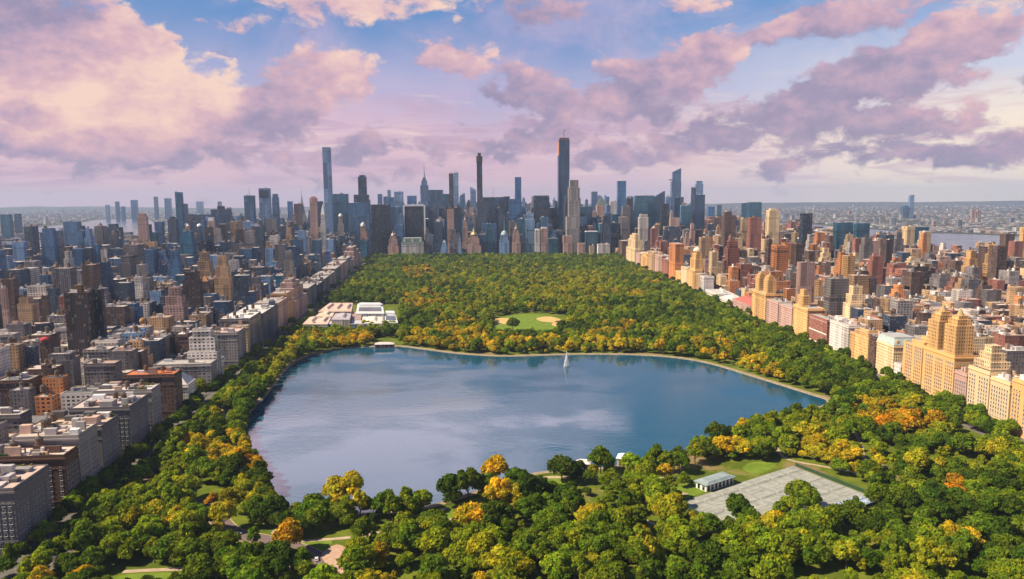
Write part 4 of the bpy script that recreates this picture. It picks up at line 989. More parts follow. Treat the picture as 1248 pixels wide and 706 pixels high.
# middle distance, left
tower(78, 114, 358, (452,), 'pier', 'dark brown', 'massive dark brown slab tower with shaded side dominating the left', A_, .5, clutter=1, top=chain(top_slab(.34, .6, 9, (.13, .08, .05)),))
tower(112, 127, 354, (448,), 'pier', 'black', 'shaded right face of the massive brown slab, built as a black tower', A_, .7, clutter=1)  # black box standing in for the slab's shaded right face
tower(3, 22, 341, (412,), 'brick', 'brown', 'brown brick tower near the left edge with dark flank', A_, .9, tanks=1)
tower(20, 47, 364, (412,), 'brick', 'tan', 'tan stepped apartment tower near the left edge', A_, .8, [(1, 1, 0, .85), (.6, .8, .85, 1, -.1)], tanks=1)
tower(48, 61, 352, (402,), 'brick', 'brown', 'reddish brown tower behind the tan stepped tower at left', A_, tiers=SETB[:2])
tower(71, 83, 362, (410,), 'brick', 'red', 'dull red tower just left of the massive brown slab', A_)
tower(0, 9, 352, (418,), 'brick', 'pink', 'pinkish tower cut by the left edge', A_)
tower(242, 259, 344, (382,), 'brick', 'brown', 'stepped brown hotel tower with an orange peaked top amid left rooftops', A_, .8, [(1, 1, 0, .7), (.85, .85, .7, .88), (.6, .6, .88, 1)], top=top_pyramid(9, (.5, .25, .12), .3))
tower(267, 279, 337, (372,), 'stone', 'pale grey', 'lilac white tower with rounded top right of the stepped brown hotel', A_, .8, SETB[:2], top=top_dome(4, 4, (.7, .68, .68)))
tower(286, 297, 354, (382,), 'brick', 'red', 'short reddish tower right of the lilac white tower', A_)
tower(142, 164, 370, (400,), 'stone', 'white', 'low broad white ribbed block right of the massive brown slab', A_, .6)
tower(168, 182, 371, (400,), 'brick_wide', 'white', 'white gridded block with blue glass centre', A_, .7)
tower(217, 237, 372, (396,), 'stone', 'pale grey', 'pale two tiered block left of the stepped brown hotel', A_, .6, SETB[:2])
tower(170, 178, 392, (412,), 'stone', 'orange', 'small domed orange brown building amid the left roofs', 'building', 1, top=top_dome(4.5, 5, (.4, .22, .08)))
tower(51, 84, 462, (506,), 'brick', 'orange', 'orange brick block with dark roof deck at left', 'apartment_building', .7, tanks=1, roofc=(.08, .08, .09))
tower(42, 72, 485, (528,), 'brick_wide', 'orange', 'golden orange gridded block in front of the orange brick block', 'apartment_building', .8, tanks=1)
tower(95, 121, 441, (474,), 'stone', 'white', 'white terraced ziggurat apartment house at left', 'apartment_building', .8, SETB2)
tower(75, 96, 437, (470,), 'brick', 'tan', 'tan block with white roof tower left of the white ziggurat', 'apartment_building', .8, top=top_slab(.5, .5, 7, (.7, .68, .66)))
tower(11, 44, 477, (522,), 'brick', 'grey', 'grey and dark block left of the golden orange gridded one', 'apartment_building', .8, tanks=1)
tower(0, 30, 422, (470,), 'brick', 'tan', 'tan brick block at left edge with dark neighbours', 'apartment_building', .8, tanks=2)
tower(48, 62, 418, (462,), 'brick', 'brown', 'brown block with a red roof drum at left', 'apartment_building', .8, top=top_dome(5, 3, (.45, .06, .07), 3))
tower(30, 47, 424, (466,), 'brick', 'dark grey', 'dark grey block between tan and brown blocks at left', 'apartment_building', .8)

# --- the row along the left of the park (front faces on the street line): near column, far column, top row at near corner
def left_row(x0, x1, ty, depth, style, col, label, **kw):
    s0, s1 = Ls(x0), Ls(x1); s0 = max(s0, 250)
    x, y = LP(s0, 0); h = AT(x0, ty, y).z
    c = LP((s0 + s1) / 2, depth / 2)
    kw.setdefault('clutter', 7); kw.setdefault('tanks', 2); kw.setdefault('cornice', True)
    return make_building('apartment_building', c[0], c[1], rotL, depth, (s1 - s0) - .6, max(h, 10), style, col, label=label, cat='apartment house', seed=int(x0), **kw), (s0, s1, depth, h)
NEARW = []
for args in [
    (19, 62, 597, 46, 'brick', 'grey', 'grey brick apartment house nearest the camera at the lower left corner', dict(roofc=(.55, .42, .36), clutter=18, tanks=2, plain_windows=True)),
    (80, 97, 556, 52, 'brick', 'brown', 'second apartment house of the left park row with white roof terrace', dict(roofc=(.6, .5, .44), clutter=16, plain_windows=True)),
    (98, 121, 532, 40, 'brick', 'pale grey', 'pale narrow apartment house third in the left park row', dict(roofc=(.5, .42, .36), clutter=15, plain_windows=True)),
    (125, 146, 521, 48, 'brick', 'grey', 'grey apartment house fourth in the left park row with tan roof', dict(roofc=(.55, .42, .32), clutter=15, plain_windows=True)),
    (159, 182, 497, 42, 'brick', 'grey', 'tall pale banded apartment house fifth in the left park row', dict(roofc=(.5, .42, .4), clutter=14, plain_windows=True)),
    (186, 197, 476, 44, 'brick', 'pale grey', 'narrow light apartment house sixth in the left park row', dict(roofc=(.6, .56, .54), clutter=14, plain_windows=True)),
    (214, 223, 457, 42, 'brick', 'brown', 'apartment house with a red tiled roof terrace in the left park row', dict(roofc=(.5, .16, .07), clutter=4)),
    (229, 239, 470, 30, 'stone', 'white', 'low white stone mansion with pitched roof in the left park row', dict(clutter=1, tanks=0, top=top_pyramid(9, (.6, .57, .55), .4))),
    (257, 265, 444, 55, 'brick_wide', 'pale grey', 'long pale grey block beside the white wrapped tower', dict(clutter=3, tanks=0)),
    (265.5, 270, 402, 30, 'brick_wide', 'white', 'tall white tower wrapped in pale sheeting beside the round museum', dict(clutter=3, tanks=0, tiers=[(1, 1, 0, .6), (.85, .9, .6, .85), (.6, .7, .85, 1)])),
    (290, 300, 406, 42, 'brick', 'pale grey', 'big pale grey gridded block right behind the round white museum', dict(roofc=(.55, .42, .38), clutter=6)),
    (302, 305, 398, 20, 'brick', 'cream', 'thin cream building right of the big pale grey gridded block', dict(clutter=2, tanks=0)),
    (305.5, 319, 389, 36, 'brick', 'grey', 'grey apartment house with white roof in the far left park row', dict(roofc=(.65, .63, .62), clutter=5)),
    (321, 339, 383, 40, 'brick', 'dark grey', 'dark broad apartment house in the far left park row', dict(roofc=(.6, .57, .55), clutter=5)),
    (340, 351, 370, 34, 'brick', 'pink', 'pinkish apartment house left of the tan turreted tower', dict(clutter=4)),
    (352, 359, 350, 30, 'brick', 'tan', 'tan turreted tower in the far left park row', dict(clutter=2, tiers=SETB[:2], tanks=0)),
    (360, 374, 344, 34, 'brick', 'pink', 'pinkish stepped tower beside the art museum', dict(clutter=2, tiers=SETB2)),
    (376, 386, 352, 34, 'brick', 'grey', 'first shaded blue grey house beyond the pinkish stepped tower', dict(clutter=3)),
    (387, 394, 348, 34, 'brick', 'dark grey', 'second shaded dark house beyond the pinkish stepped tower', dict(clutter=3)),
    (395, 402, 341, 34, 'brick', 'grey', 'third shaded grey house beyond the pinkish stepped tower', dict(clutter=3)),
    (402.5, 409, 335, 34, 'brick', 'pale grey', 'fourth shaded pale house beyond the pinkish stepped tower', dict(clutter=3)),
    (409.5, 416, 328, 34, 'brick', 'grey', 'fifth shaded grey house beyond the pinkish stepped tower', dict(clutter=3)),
    (416.5, 423, 322, 34, 'brick', 'pink', 'sixth pinkish house towards the far left park corner', dict(clutter=3)),
    (423.5, 431, 312, 34, 'brick', 'pale grey', 'seventh pale house towards the far left park corner', dict(clutter=3, tiers=SETB[:2])),
    (432, 440, 303, 34, 'stone', 'pink', 'last pinkish stepped house at the far left park corner', dict(clutter=2, tiers=SETB))]:
    kw = args[7]
    o, g = left_row(*args[:7], **kw)
    if kw.get('plain_windows'): NEARW.append((o, 'L') + g)

# --- the sunlit row along the right of the park: far column, near column, top row, depth
def right_row(x0, x1, ty, depth, style, col, label, name='apartment_building', **kw):
    s1, s0 = Rs(x0), Rs(x1)
    x, y = RP((s0 + s1) / 2, 0); h = AT((x0 + x1) / 2, ty, y).z
    c = RP((s0 + s1) / 2, depth / 2)
    kw.setdefault('clutter', 5); kw.setdefault('tanks', 1); kw.setdefault('cornice', True)
    return make_building(name, c[0], c[1], rotR, depth, (s1 - s0) - .5, max(h, 10), style, col, label=label, cat='apartment house', seed=int(x0), **kw), (s0, s1, depth, h)
def twin(root, t, tint, rr, hh=1.0, sp=.28, fw=.3, fd=.34, crown=(.42, .3, .14)):
    a, b_, z0, z1, ox, oy = t
    for s_ in (-1, 1):
        mb = MB(); cx, cy_ = ox - a * .12, oy + s_ * b_ * sp; W_, D_ = a * fw * 1.6, b_ * fd
        mb.box(cx, cy_, z1 + .31, z1 + hh * .72, W_, D_, 0, tint, top=True); mb.box(cx, cy_, z1 + hh * .72, z1 + hh * .86, W_ * .8, D_ * .8, 0, tint); mb.box(cx, cy_, z1 + hh * .86, z1 + hh * .94, W_ * .55, D_ * .55, 0, tint)
        p = mb.build('tower', M['stone'], root); m2 = MB(); m2.cyl(cx, cy_, z1 + hh * .94, z1 + hh * 1.12, W_ * .2, .2, 8, crown); m2.build('pinnacle', M['stonework'], p)
tw_h = 36.0
for args in [
    (1232, 1262, 466, 20, 'brick', 'golden', 'golden brick apartment house cut by the right edge of the view', dict(plain_windows=True)),
    (1206, 1230, 463, 20, 'brick', 'cream', 'cream apartment house with a white rooftop cabin near the right edge', dict(roofc=(.75, .73, .72), plain_windows=True)),
    (1179, 1205, 450, 22, 'brick', 'cream', 'cream apartment house crowned by stepped art deco terraces', dict(plain_windows=True, top=lambda r, t, ti, rr: (lambda mb: (mb.box(t[4], t[5], t[3] + 1.2, t[3] + 8, t[0] * .8, t[1] * .8, 0, ti), mb.box(t[4], t[5], t[3] + 8, t[3] + 15, t[0] * .6, t[1] * .56, 0, ti), mb.box(t[4], t[5], t[3] + 15, t[3] + 21, t[0] * .4, t[1] * .34, 0, ti), mb.build('stepped_crown', M['stone'], r)))(MB()))),
    (1163, 1178, 454, 20, 'brick', 'pink', 'low pink apartment house right of the twin towered golden one', dict(plain_windows=True)),
    (1124, 1162, 428, 26, 'brick', 'golden', 'golden apartment house with two tall square towers', dict(plain_windows=True, clutter=0, tanks=0, top=lambda r, t, ti, rr: twin(r, t, ti, rr, 38, .27, .4, .36))),
    (1100, 1123, 412, 22, 'brick', 'golden', 'golden apartment house with a side turret left of the twin towers', dict(plain_windows=True, tiers=[(1, 1, 0, .86), (.8, .62, .86, .95, 0, -.16), (.5, .3, .95, 1.05, 0, -.3)])),
    (1090, 1099, 444, 18, 'brick', 'white', 'small white house wedged left of the golden turreted house', dict()),
    (1068, 1089, 418, 26, 'stone', 'cream', 'cream apartment house under a pale green mansard roof', dict(tanks=0, clutter=0, top=top_mansard(7, (.42, .5, .48)))),
    (1059, 1067, 410, 22, 'brick', 'brown', 'dark brown narrow house left of the green roofed one', dict()),
    (1036, 1058, 402, 23, 'brick', 'golden', 'golden apartment house with stepped roof left of the dark narrow house', dict(tiers=[(1, 1, 0, .85), (.8, .75, .85, .94), (.5, .5, .94, 1)])),
    (1011, 1034, 394, 23, 'stone', 'white', 'bright white apartment house in the sunlit right park row', dict(tanks=0)),
    (986, 1008, 387, 23, 'brick', 'red', 'red brick apartment house with white bands in the right park row', dict(top=lambda r, t, ti, rr: (lambda mb: ([mb.box(t[4] - t[0] / 2 - .2, t[5], t[3] * k, t[3] * k + 1.6, .4, t[1] * .98, 0, (.72, .66, .6), bottom=True) for k in (.12, .5, .92)], mb.build('white_band', M['plain'], r)))(MB()))),
    (966, 984, 374, 23, 'brick', 'golden', 'golden apartment house with a tall corner turret', dict(clutter=1, tanks=0, top=lambda r, t, ti, rr: (lambda mb: (mb.box(t[4] - t[0] * .2, t[5] + t[1] * .15, t[3] + .4, t[3] + 15, t[0] * .4, t[1] * .45, 0, ti), mb.box(t[4] - t[0] * .2, t[5] + t[1] * .15, t[3] + 15, t[3] + 23, t[0] * .22, t[1] * .25, 0, ti), mb.build('corner_turret', M['stone'], r)))(MB()))),
    (949, 965, 373, 22, 'brick', 'pink', 'pink apartment house left of the golden turreted one', dict()),
    (934, 948, 367, 22, 'brick', 'pink', 'pinkish flat roofed apartment house right of the twin turreted house', dict()),
    (916, 933, 356, 26, 'stone', 'golden', 'golden apartment house with twin baroque turrets', dict(clutter=0, tanks=0, top=lambda r, t, ti, rr: twin(r, t, ti, rr, 30, .3, .3, .3, (.36, .3, .22)))),
    (853, 858, 337, 20, 'brick', 'white', 'narrow white house at the near end of the tall far row', dict(clutter=1)),
    (847, 852.5, 334, 20, 'brick', 'tan', 'narrow tan house left of the narrow white one', dict(clutter=1)),
    (838.5, 846.5, 306, 22, 'stone', 'golden', 'tall golden stepped tower with rounded cream head', dict(clutter=0, tanks=0, tiers=SETB2, top=top_dome(8, 8, (.7, .6, .48)))),
    (830, 838, 326, 22, 'brick', 'cream', 'cream apartment house left of the tall golden stepped tower', dict(clutter=2)),
    (823, 829.5, 331, 22, 'brick', 'golden', 'short golden apartment house right of the orange tower', dict(clutter=2)),
    (815, 822.5, 297, 20, 'brick', 'orange', 'tall bright orange brick tower in the far right park row', dict(clutter=1, tanks=0)),
    (807, 814.5, 316, 22, 'brick', 'red', 'reddish apartment house left of the orange tower', dict(clutter=2)),
    (798, 806.5, 311, 22, 'brick', 'pink', 'pinkish apartment house second left of the orange tower', dict(clutter=2)),
    (790, 797.5, 307, 22, 'brick', 'tan', 'tan apartment house third left of the orange tower', dict(clutter=2)),
    (781, 789.5, 304, 22, 'brick', 'golden', 'golden apartment house fourth left of the orange tower', dict(clutter=2, tiers=SETB[:2])),
    (775, 780.5, 309, 22, 'brick', 'pink', 'low pink house right of the stepped cream corner tower', dict(clutter=2)),
    (763, 774, 285, 26, 'stone', 'cream', 'stepped cream tower at the far right park corner', dict(clutter=0, tanks=0, tiers=SETB2))]:
    kw = args[7]
    o, g = right_row(*args[:7], **kw)
    if kw.get('plain_windows'): NEARW.append((o, 'R') + g)

# low museums between the far rows on the right
o, g = right_row(893, 915, 369, 34, 'brick_wide', 'pink', 'low pink museum wing with a steep red roof', name='museum', clutter=1, tanks=0, top=top_pyramid(10, (.4, .12, .1), .35))
o, g = right_row(877, 891, 372, 32, 'stone', 'white', 'low white stone museum hall with a pale pitched roof', name='museum', clutter=1, tanks=0, top=top_pyramid(8, (.52, .5, .49), .2))
o, g = right_row(860, 875, 356, 32, 'stone', 'white', 'low white flat roofed library hall by the park', name='museum', clutter=2, tanks=0, roofc=(.5, .48, .47))

# --- glazed windows for the nearest houses: one mesh per window, shared
def window_mesh(wd, hg):
    mb = MB(); f = .16
    mb.box(0, -.05, 0, f, wd, .22, 0, (.5, .5, .5), 0, bottom=True); mb.box(0, -.05, hg - f, hg, wd, .22, 0, (.5, .5, .5), 0, bottom=True)
    for s_ in (-1, 1): mb.box(s_ * (wd / 2 - f / 2), -.05, f, hg - f, f, .22, 0, (.5, .5, .5), 0, top=False)
    mb.box(0, -.03, hg * .5 - .05, hg * .5 + .05, wd - 2 * f, .1, 0, (.5, .5, .5), 0, bottom=True)
    mb.face([(-wd / 2 + f, -.02, f), (wd / 2 - f, -.02, f), (wd / 2 - f, -.02, hg - f), (-wd / 2 + f, -.02, hg - f)], None, (.1, .1, .1), 1)
    mb.box(0, -.2, -.18, 0, wd + .5, .4, 0, (.5, .5, .5), 0, bottom=True)
    o = mb.build('window', [M['frame'], M['pane']]); me = o.data; bpy.data.objects.remove(o); return me
WM = window_mesh(1.5, 2.0)
def stuff_windows(places, root):
    mb = MB()
    for (x, y, z, a) in places:
        c, s_ = math.cos(a), math.sin(a); f = lambda u, v, zz: (x + u * c - v * s_, y + u * s_ + v * c, z + zz)
        mb.face([f(-.75, -.16, 0), f(.75, -.16, 0), f(.75, -.16, 2), f(-.75, -.16, 2)], None, (.4, .4, .4), 0)
        mb.face([f(-.58, -.17, .17), f(.58, -.17, .17), f(.58, -.17, 1.84), f(-.58, -.17, 1.84)], None, (.1, .1, .1), 1)
        mb.face([f(-1, -.3, -.1), f(1, -.3, -.1), f(1, -.02, 0), f(-1, -.02, 0)], None, (.4, .4, .4), 0)
    tag(mb.build('window', [M['frame'], M['pane']], root), kind='stuff')
for (root, side, s0, s1, dep, h) in NEARW:
    W_ = dep; D_ = (s1 - s0) - .6; pl = []
    def face_run(L, fx, a):
        n = max(1, int(L / 3.1)); rows = int((h - 8) / 3.35)
        for r_ in range(rows):
            for i in range(n):
                if (i % 5 == 4 and n > 7): continue
                u = (i + .5) / n * (L - 2) - (L - 2) / 2; x, y = fx(u); pl.append((x, y, 4.6 + r_ * 3.35, a))
    hmax = h
    face_run(W_, lambda u: (u, -D_ / 2), 0.0)                              # near end
    if side == 'L': face_run(D_, lambda u: (W_ / 2, u), PI / 2)            # towards the park
    else: face_run(D_, lambda u: (-W_ / 2, u), -PI / 2)
    if root.get('label', '').startswith('golden apartment house with a side turret'): pl = [p for p in pl if p[2] < h * .84]
    mw = root.matrix_basis
    def dist(p): q = mw @ Vector((p[0], p[1], p[2])); return (q - CAMP).length
    def vis(p):
        q = PX(mw @ Vector((p[0], p[1], p[2]))); return -5 < q[0] < IW + 5 and q[1] < IH + 5
    mw = Matrix.Translation(root.location) @ Matrix.Rotation(root.rotation_euler.z, 4, 'Z')
    pl = [p for p in pl if vis(p)]
    pl.sort(key=lambda p: -p[2] + .02 * dist(p))
    for (x, y, z, a) in pl[:100]:
        o = bpy.data.objects.new('window', WM); COL.objects.link(o); o.parent = root; o.location = (x, y, z); o.rotation_euler = (0, 0, a)
    if pl[100:]: stuff_windows(pl[100:], root)

# ------------------------------------------------------------------ things in and by the park
def Gz(px, py, z): return G(px, py, z)
# round white museum: a drum widening upwards in rings, with a low annex
gx, gy = LP(Ls(276), 16)
rt0 = empty('museum', (gx, gy, 0), rotL)
mb = MB(); WHT = (.72, .70, .68)
for k in range(4):
    r0 = 9.5 + k * 1.5
    mb.cyl(0, 0, 5 + k * 4.6, 5 + k * 4.6 + 3.5, r0, r0 + .7, 28, WHT); mb.cyl(0, 0, 5 + k * 4.6 + 3.5, 5 + k * 4.6 + 4.6, r0 - .4, r0 - .4, 28, (.12, .13, .15))
mb.build('drum', M['plain'], rt0)
mb = MB(); mb.box(0, 0, 0, 5, 30, 34, 0, WHT); mb.box(-6, 14, 5, 15, 12, 12, 0, WHT); mb.build('annex', M['plain'], rt0)
mb = MB(); mb.cyl(0, 0, 23.4, 25.5, 6, 4.5, 20, (.5, .55, .6)); mb.build('skylight', M['glass'], rt0)
tag(rt0, 'round white spiral museum drum beside the trees of the left park row', 'museum'); OCC.append((gx, gy, 20)); FOOT.append((gx, gy, rotL, 30, 30, 22, rt0))

# great art museum inside the park
mx0, my0 = G(428, 400)
mr = empty('art_museum', (mx0, my0, 0), 0)
tag(mr, 'sprawling low art museum with pink and white roofs at the far lakeside', 'museum')
def wing(px0, px1, py0, py1, z, wc, rc, style='stone', skylights=0, court=False, slope=False):
    zz = z; c = [Vector(Gz(px0[0], py0, zz)), Vector(Gz(px1[0], py0, zz)), Vector(Gz(px1[1], py1, zz)), Vector(Gz(px0[1], py1, zz))]
    ring = [(p.x - mx0, p.y - my0) for p in c]
    mb = MB(); mb.prism(ring, ring, .06, zz, wc, 0, top=False); wg = mb.build('wing', M[style], mr)
    mb = MB(); cx = sum(p[0] for p in ring) / 4; cy_ = sum(p[1] for p in ring) / 4
    big = [((p[0] - cx) * 1.01 + cx, (p[1] - cy_) * 1.01 + cy_) for p in ring]; mb.prism(big, big, zz, zz + 1.1, rc, 0); mb.build('wing_roof', M['roof'], wg)
    lerp = lambda u, v: tuple((ring[0][i] * (1 - u) + ring[1][i] * u) * (1 - v) + (ring[3][i] * (1 - u) + ring[2][i] * u) * v for i in (0, 1))
    rr = random.Random(int(px0[0] * 7 + py0))
    for k in range(skylights):
        u0 = (k + .2) / skylights; u1 = (k + .75) / skylights
        q = [lerp(u0, .2), lerp(u1, .2), lerp(u1, .8), lerp(u0, .8)]; qc = (sum(p[0] for p in q) / 4, sum(p[1] for p in q) / 4)
        q2 = [((p[0] - qc[0]) * .55 + qc[0], (p[1] - qc[1]) * .9 + qc[1]) for p in q]
        m2 = MB(); m2.prism(q, q2, zz + 1.1, zz + 4.0, tuple(min(.8, c_ * 1.12) for c_ in rc)); m2.build('skylight', M['roof'], wg)
    if court:
        q = [lerp(.08, .2), lerp(.92, .2), lerp(.92, .6), lerp(.08, .6)]; m2 = MB(); m2.prism(q, q, zz + 1.1, zz + 1.6, (.05, .08, .10)); m2.build('glass_roof', M['glass'], wg)
        q = [lerp(.08, .68), lerp(.92, .68), lerp(.92, .9), lerp(.08, .9)]; m2 = MB(); m2.prism(q, q, zz + 1.1, zz + 4.5, (.6, .62, .66)); m2.build('gallery_roof', M['roof'], wg)
    FOOT.append(((c[0].x + c[2].x) / 2, (c[0].y + c[2].y) / 2, 0, abs(c[1].x - c[0].x), abs(c[2].y - c[0].y), zz, mr))
    return wg
PK, CRM, WH_, LG = (.56, .41, .34), (.60, .49, .38), (.66, .64, .63), (.5, .5, .54)
wing((369, 378), (399, 404), 396, 387, 15, (.45, .40, .36), (.60, .46, .38), skylights=2)
wing((400, 405), (444, 444), 395.5, 391, 14, (.16, .24, .34), (.5, .48, .52), style='brick_wide', skylights=0)
wing((404, 409), (426, 428), 390.5, 383, 20, (.4, .34, .32), (.42, .38, .42), skylights=1)
wing((384, 392), (405, 408), 386.5, 381, 17, (.5, .4, .32), CRM, skylights=1)
wing((388, 402), (428, 430), 380.5, 370, 19, (.5, .36, .28), PK, skylights=3)
wing((429, 430), (440, 441), 390.5, 381, 15, (.35, .27, .25), (.36, .26, .24))
wing((441, 442), (466, 466), 395, 387, 14, (.55, .5, .46), (.68, .60, .52), skylights=1)
wing((434, 436), (468, 466), 383, 371, 17, (.5, .5, .5), WH_, court=True)
wing((469, 469), (485, 481), 394, 381, 13, (.5, .52, .55), WH_, court=True)

# small lakeside houses
def stone_house(name, px, py, w, d, h, rz, label, wc, rc, cat='pavilion', z0=1.3, hip=2.2, arches=4):
    x, y = G(px, py); r = empty(name, (x, y, 0), rz)
    mb = MB(); mb.box(0, 0, 0, z0 + h, w, d, 0, wc, top=False); mb.build('walls', M['stonework'], r)
    mb = MB(); mb.box(0, 0, z0 + h, z0 + h + .5, w + 1.2, d + 1.2, 0, rc, bottom=True); mb.box(0, 0, z0 + h + .51, z0 + h + hip, w + .9, d + .9, 0, rc, tw=.5); mb.build('roof', M['roof'], r)
    for k in range(arches):
        m2 = MB(); u = (k + .5) / arches * (w - 1.5) - (w - 1.5) / 2; m2.box(u, -d / 2 - .06, z0 + .3, z0 + h * .8, w / arches * .45, .2, 0, (.03, .03, .035)); m2.build('opening', M['pane'], r)
    tag(r, label, cat); OCC.append((x, y, max(w, d) * .6)); return r
stone_house('gatehouse', 469, 424.5, 24, 9, 4.2, .05, 'dark stone gatehouse with a pale flat roof on the far shore', (.16, .13, .12), (.66, .55, .52), 'gatehouse')
stone_house('gatehouse', 764, 568, 13, 9, 5, -.3, 'warm stone gatehouse with a white roof on the near right shore', (.55, .40, .28), (.78, .76, .74), 'gatehouse')
stone_house('lake_hut', 711, 572, 9, 6, 3.4, -.15, 'small white roofed hut on the near shore left of the stone gatehouse', (.4, .22, .14), (.78, .76, .72), 'hut', arches=2)
# tennis pavilion
vx = Vector(TB) - Vector(TA); trot = math.atan2(vx[1], vx[0])
px_, py_ = G(871, 592)
r = empty('tennis_pavilion', (px_, py_, 0), trot)
mb = MB(); mb.box(0, 0, 0, 4.4, 26, 9, 0, (.72, .69, .66), top=False); mb.build('walls', M['stonework'], r)
mb = MB(); mb.box(0, 0, 4.4, 4.95, 28.5, 11.5, 0, (.27, .33, .34), bottom=True); mb.box(0, 0, 4.96, 6.1, 27, 10, 0, (.27, .33, .34), tw=.72); mb.build('roof', M['roof'], r)
for k in range(7):
    m2 = MB(); m2.box(-11 + k * 3.65, -4.6, .5, 3.7, 2.0, .25, 0, (.05, .06, .09)); m2.build('window', M['pane'], r)
for k in range(2):
    m2 = MB(); m2.box(-13.06, -2 + k * 4, .5, 3.4, .25, 1.8, 0, (.05, .06, .09)); m2.build('window', M['pane'], r)
tag(r, 'white tennis pavilion with a slate grey hipped roof beside the courts', 'pavilion'); OCC.append((px_, py_, 15))

# courts: painted lines and nets
Lu = (Vector(TB) - Vector(TA)).length; Lv = (Vector(TD) - Vector(TA)).length
mb = MB(); NU, NV = 7, 4
def strip(u0, v0, u1, v1, wd, z):
    a, c = Vector(tq(u0, v0)), Vector(tq(u1, v1)); d = (c - a).normalized(); n_ = Vector((-d.y, d.x)) * wd / 2
    mb.face([(*(a - n_), z), (*(c - n_), z), (*(c + n_), z), (*(a + n_), z)])
nets = []
for i in range(NU):
    for j in range(NV):
        u0, u1 = (i + .14) / NU, (i + .86) / NU; v0, v1 = (j + .1) / NV, (j + .9) / NV; um = (u0 + u1) / 2; vm = (v0 + v1) / 2
        for uu in (u0, u0 + .13 / NU, u1 - .13 / NU, u1): strip(uu, v0, uu, v1, .12, .118)
        for vv in (v0, v1, v0 + .27 * (v1 - v0), v1 - .27 * (v1 - v0)): strip(u0, vv, u1, vv, .12, .122)
        nets.append((tq(u0 - .04 / NU, vm), tq(u1 + .04 / NU, vm), i, j))
tag(mb.build('court_marking', M['white']), kind='structure')
words = ['first', 'second', 'third', 'fourth', 'fifth', 'sixth', 'seventh', 'eighth', 'ninth', 'tenth']
for a, c, i, j in nets:
    a, c = Vector(a), Vector(c); L = (c - a).length; mid = (a + c) / 2
    r = empty('tennis_net', (mid.x, mid.y, .11), math.atan2((c - a).y, (c - a).x))
    mb = MB(); mb.face([(-L / 2, 0, .05), (L / 2, 0, .05), (L / 2, 0, .92), (-L / 2, 0, .92)]); mb.build('netting', M['netting'], r)
    mb = MB(); mb.box(0, 0, .92, 1.0, L, .07, 0, (.7, .7, .7), bottom=True); mb.build('net_tape', M['plain'], r)
    for s_ in (-1, 1):
        m2 = MB(); m2.cyl(s_ * L / 2, 0, 0, 1.1, .07, .07, 6, (.03, .06, .03)); m2.build('post', M['metal'], r)
    tag(r, f'tennis net in the {words[i]} court row from the left, {words[j]} from the lake side', 'tennis net', 'nets on the tennis courts')
def fence(label, pts):
    x0, y0 = pts[0]; r = empty('tennis_fence', (x0, y0, .1)); mbp = MB()
    tag(r, label, 'fence')
    for k in range(len(pts) - 1):
        a, c = Vector(pts[k]), Vector(pts[k + 1]); L = (c - a).length; d = (c - a) / L; n_ = max(2, int(L / 6)); an = math.atan2(d.y, d.x)
        m_ = (a + c) / 2 - Vector((x0, y0)); m2 = MB(); m2.box(m_.x, m_.y, .1, 2.3, L, .06, an, (.03, .07, .035)); m2.build('windscreen', M['plain'], r)
        m2 = MB(); [m2.box(m_.x, m_.y, z, z + .08, L, .08, an, (.04, .07, .045)) for z in (2.45, 3.0, 3.6)]; m2.build('rail', M['metal'], r)
        for i in range(n_):
            p = a + d * L * i / n_ - Vector((x0, y0)); m3 = MB(); m3.cyl(p.x, p.y, 0, 3.7, .09, .09, 6, (.04, .07, .045)); m3.build('post', M['metal'], r)
e_ = .012
fence('green windscreen fence along the far right side of the tennis courts', [tq(1 + e_, .02), tq(1 + e_, 1)])
fence('green windscreen fence along the near left end of the tennis courts', [tq(-e_, 0), tq(-e_, 1)])
fence('low green fence along the front of the tennis courts', [tq(.02, 1 + e_), tq(.98, 1 + e_)])

# fountain jet in the water
fx, fy = G(690.5, 447)
r = empty('fountain', (fx, fy, WZ))
tag(r, 'tall white fountain jet spraying out of the reservoir near its far shore', 'fountain')
rr = random.Random(3)
for k, (ox, hh, rw) in enumerate(((0, 17.5, .9), (-1.6, 13, .8), (1.8, 11, .8), (.6, 14, .9))):
    mb = MB(); n = 7
    for i in range(n):
        za, zb = hh * i / n, hh * (i + 1) / n; ra = rw * (1.5 - 1.2 * i / n) + rr.uniform(-.1, .1); rb = rw * (1.5 - 1.2 * (i + 1) / n) + .05
        mb.cyl(ox * (1.3 - i / n), ox * .4 * (1 - i / n), za, zb, ra, rb, 9, (.9, .9, .9), top=(i == n - 1))
    mb.build('water_jet', M['spray'], r)
mb = MB()
for _ in range(420):
    a = rr.uniform(0, 6.28); z = abs(rr.gauss(0, 5.5)); q = rr.uniform(.2, 3.2) * (1 - min(z, 17) / 22); s_ = rr.uniform(.12, .34)
    mb.box(q * math.cos(a) + 1.2 * z / 17, q * math.sin(a), z, z + s_ * 1.6, s_, s_, a, (.9, .9, .9), bottom=True)
tag(mb.build('spray', M['spray'], r), kind='stuff')
mb = MB(); mb.cyl(0, 0, -.3, .5, 2.2, 2.0, 14, (.35, .35, .35)); mb.build('nozzle_base', M['stonework'], r)

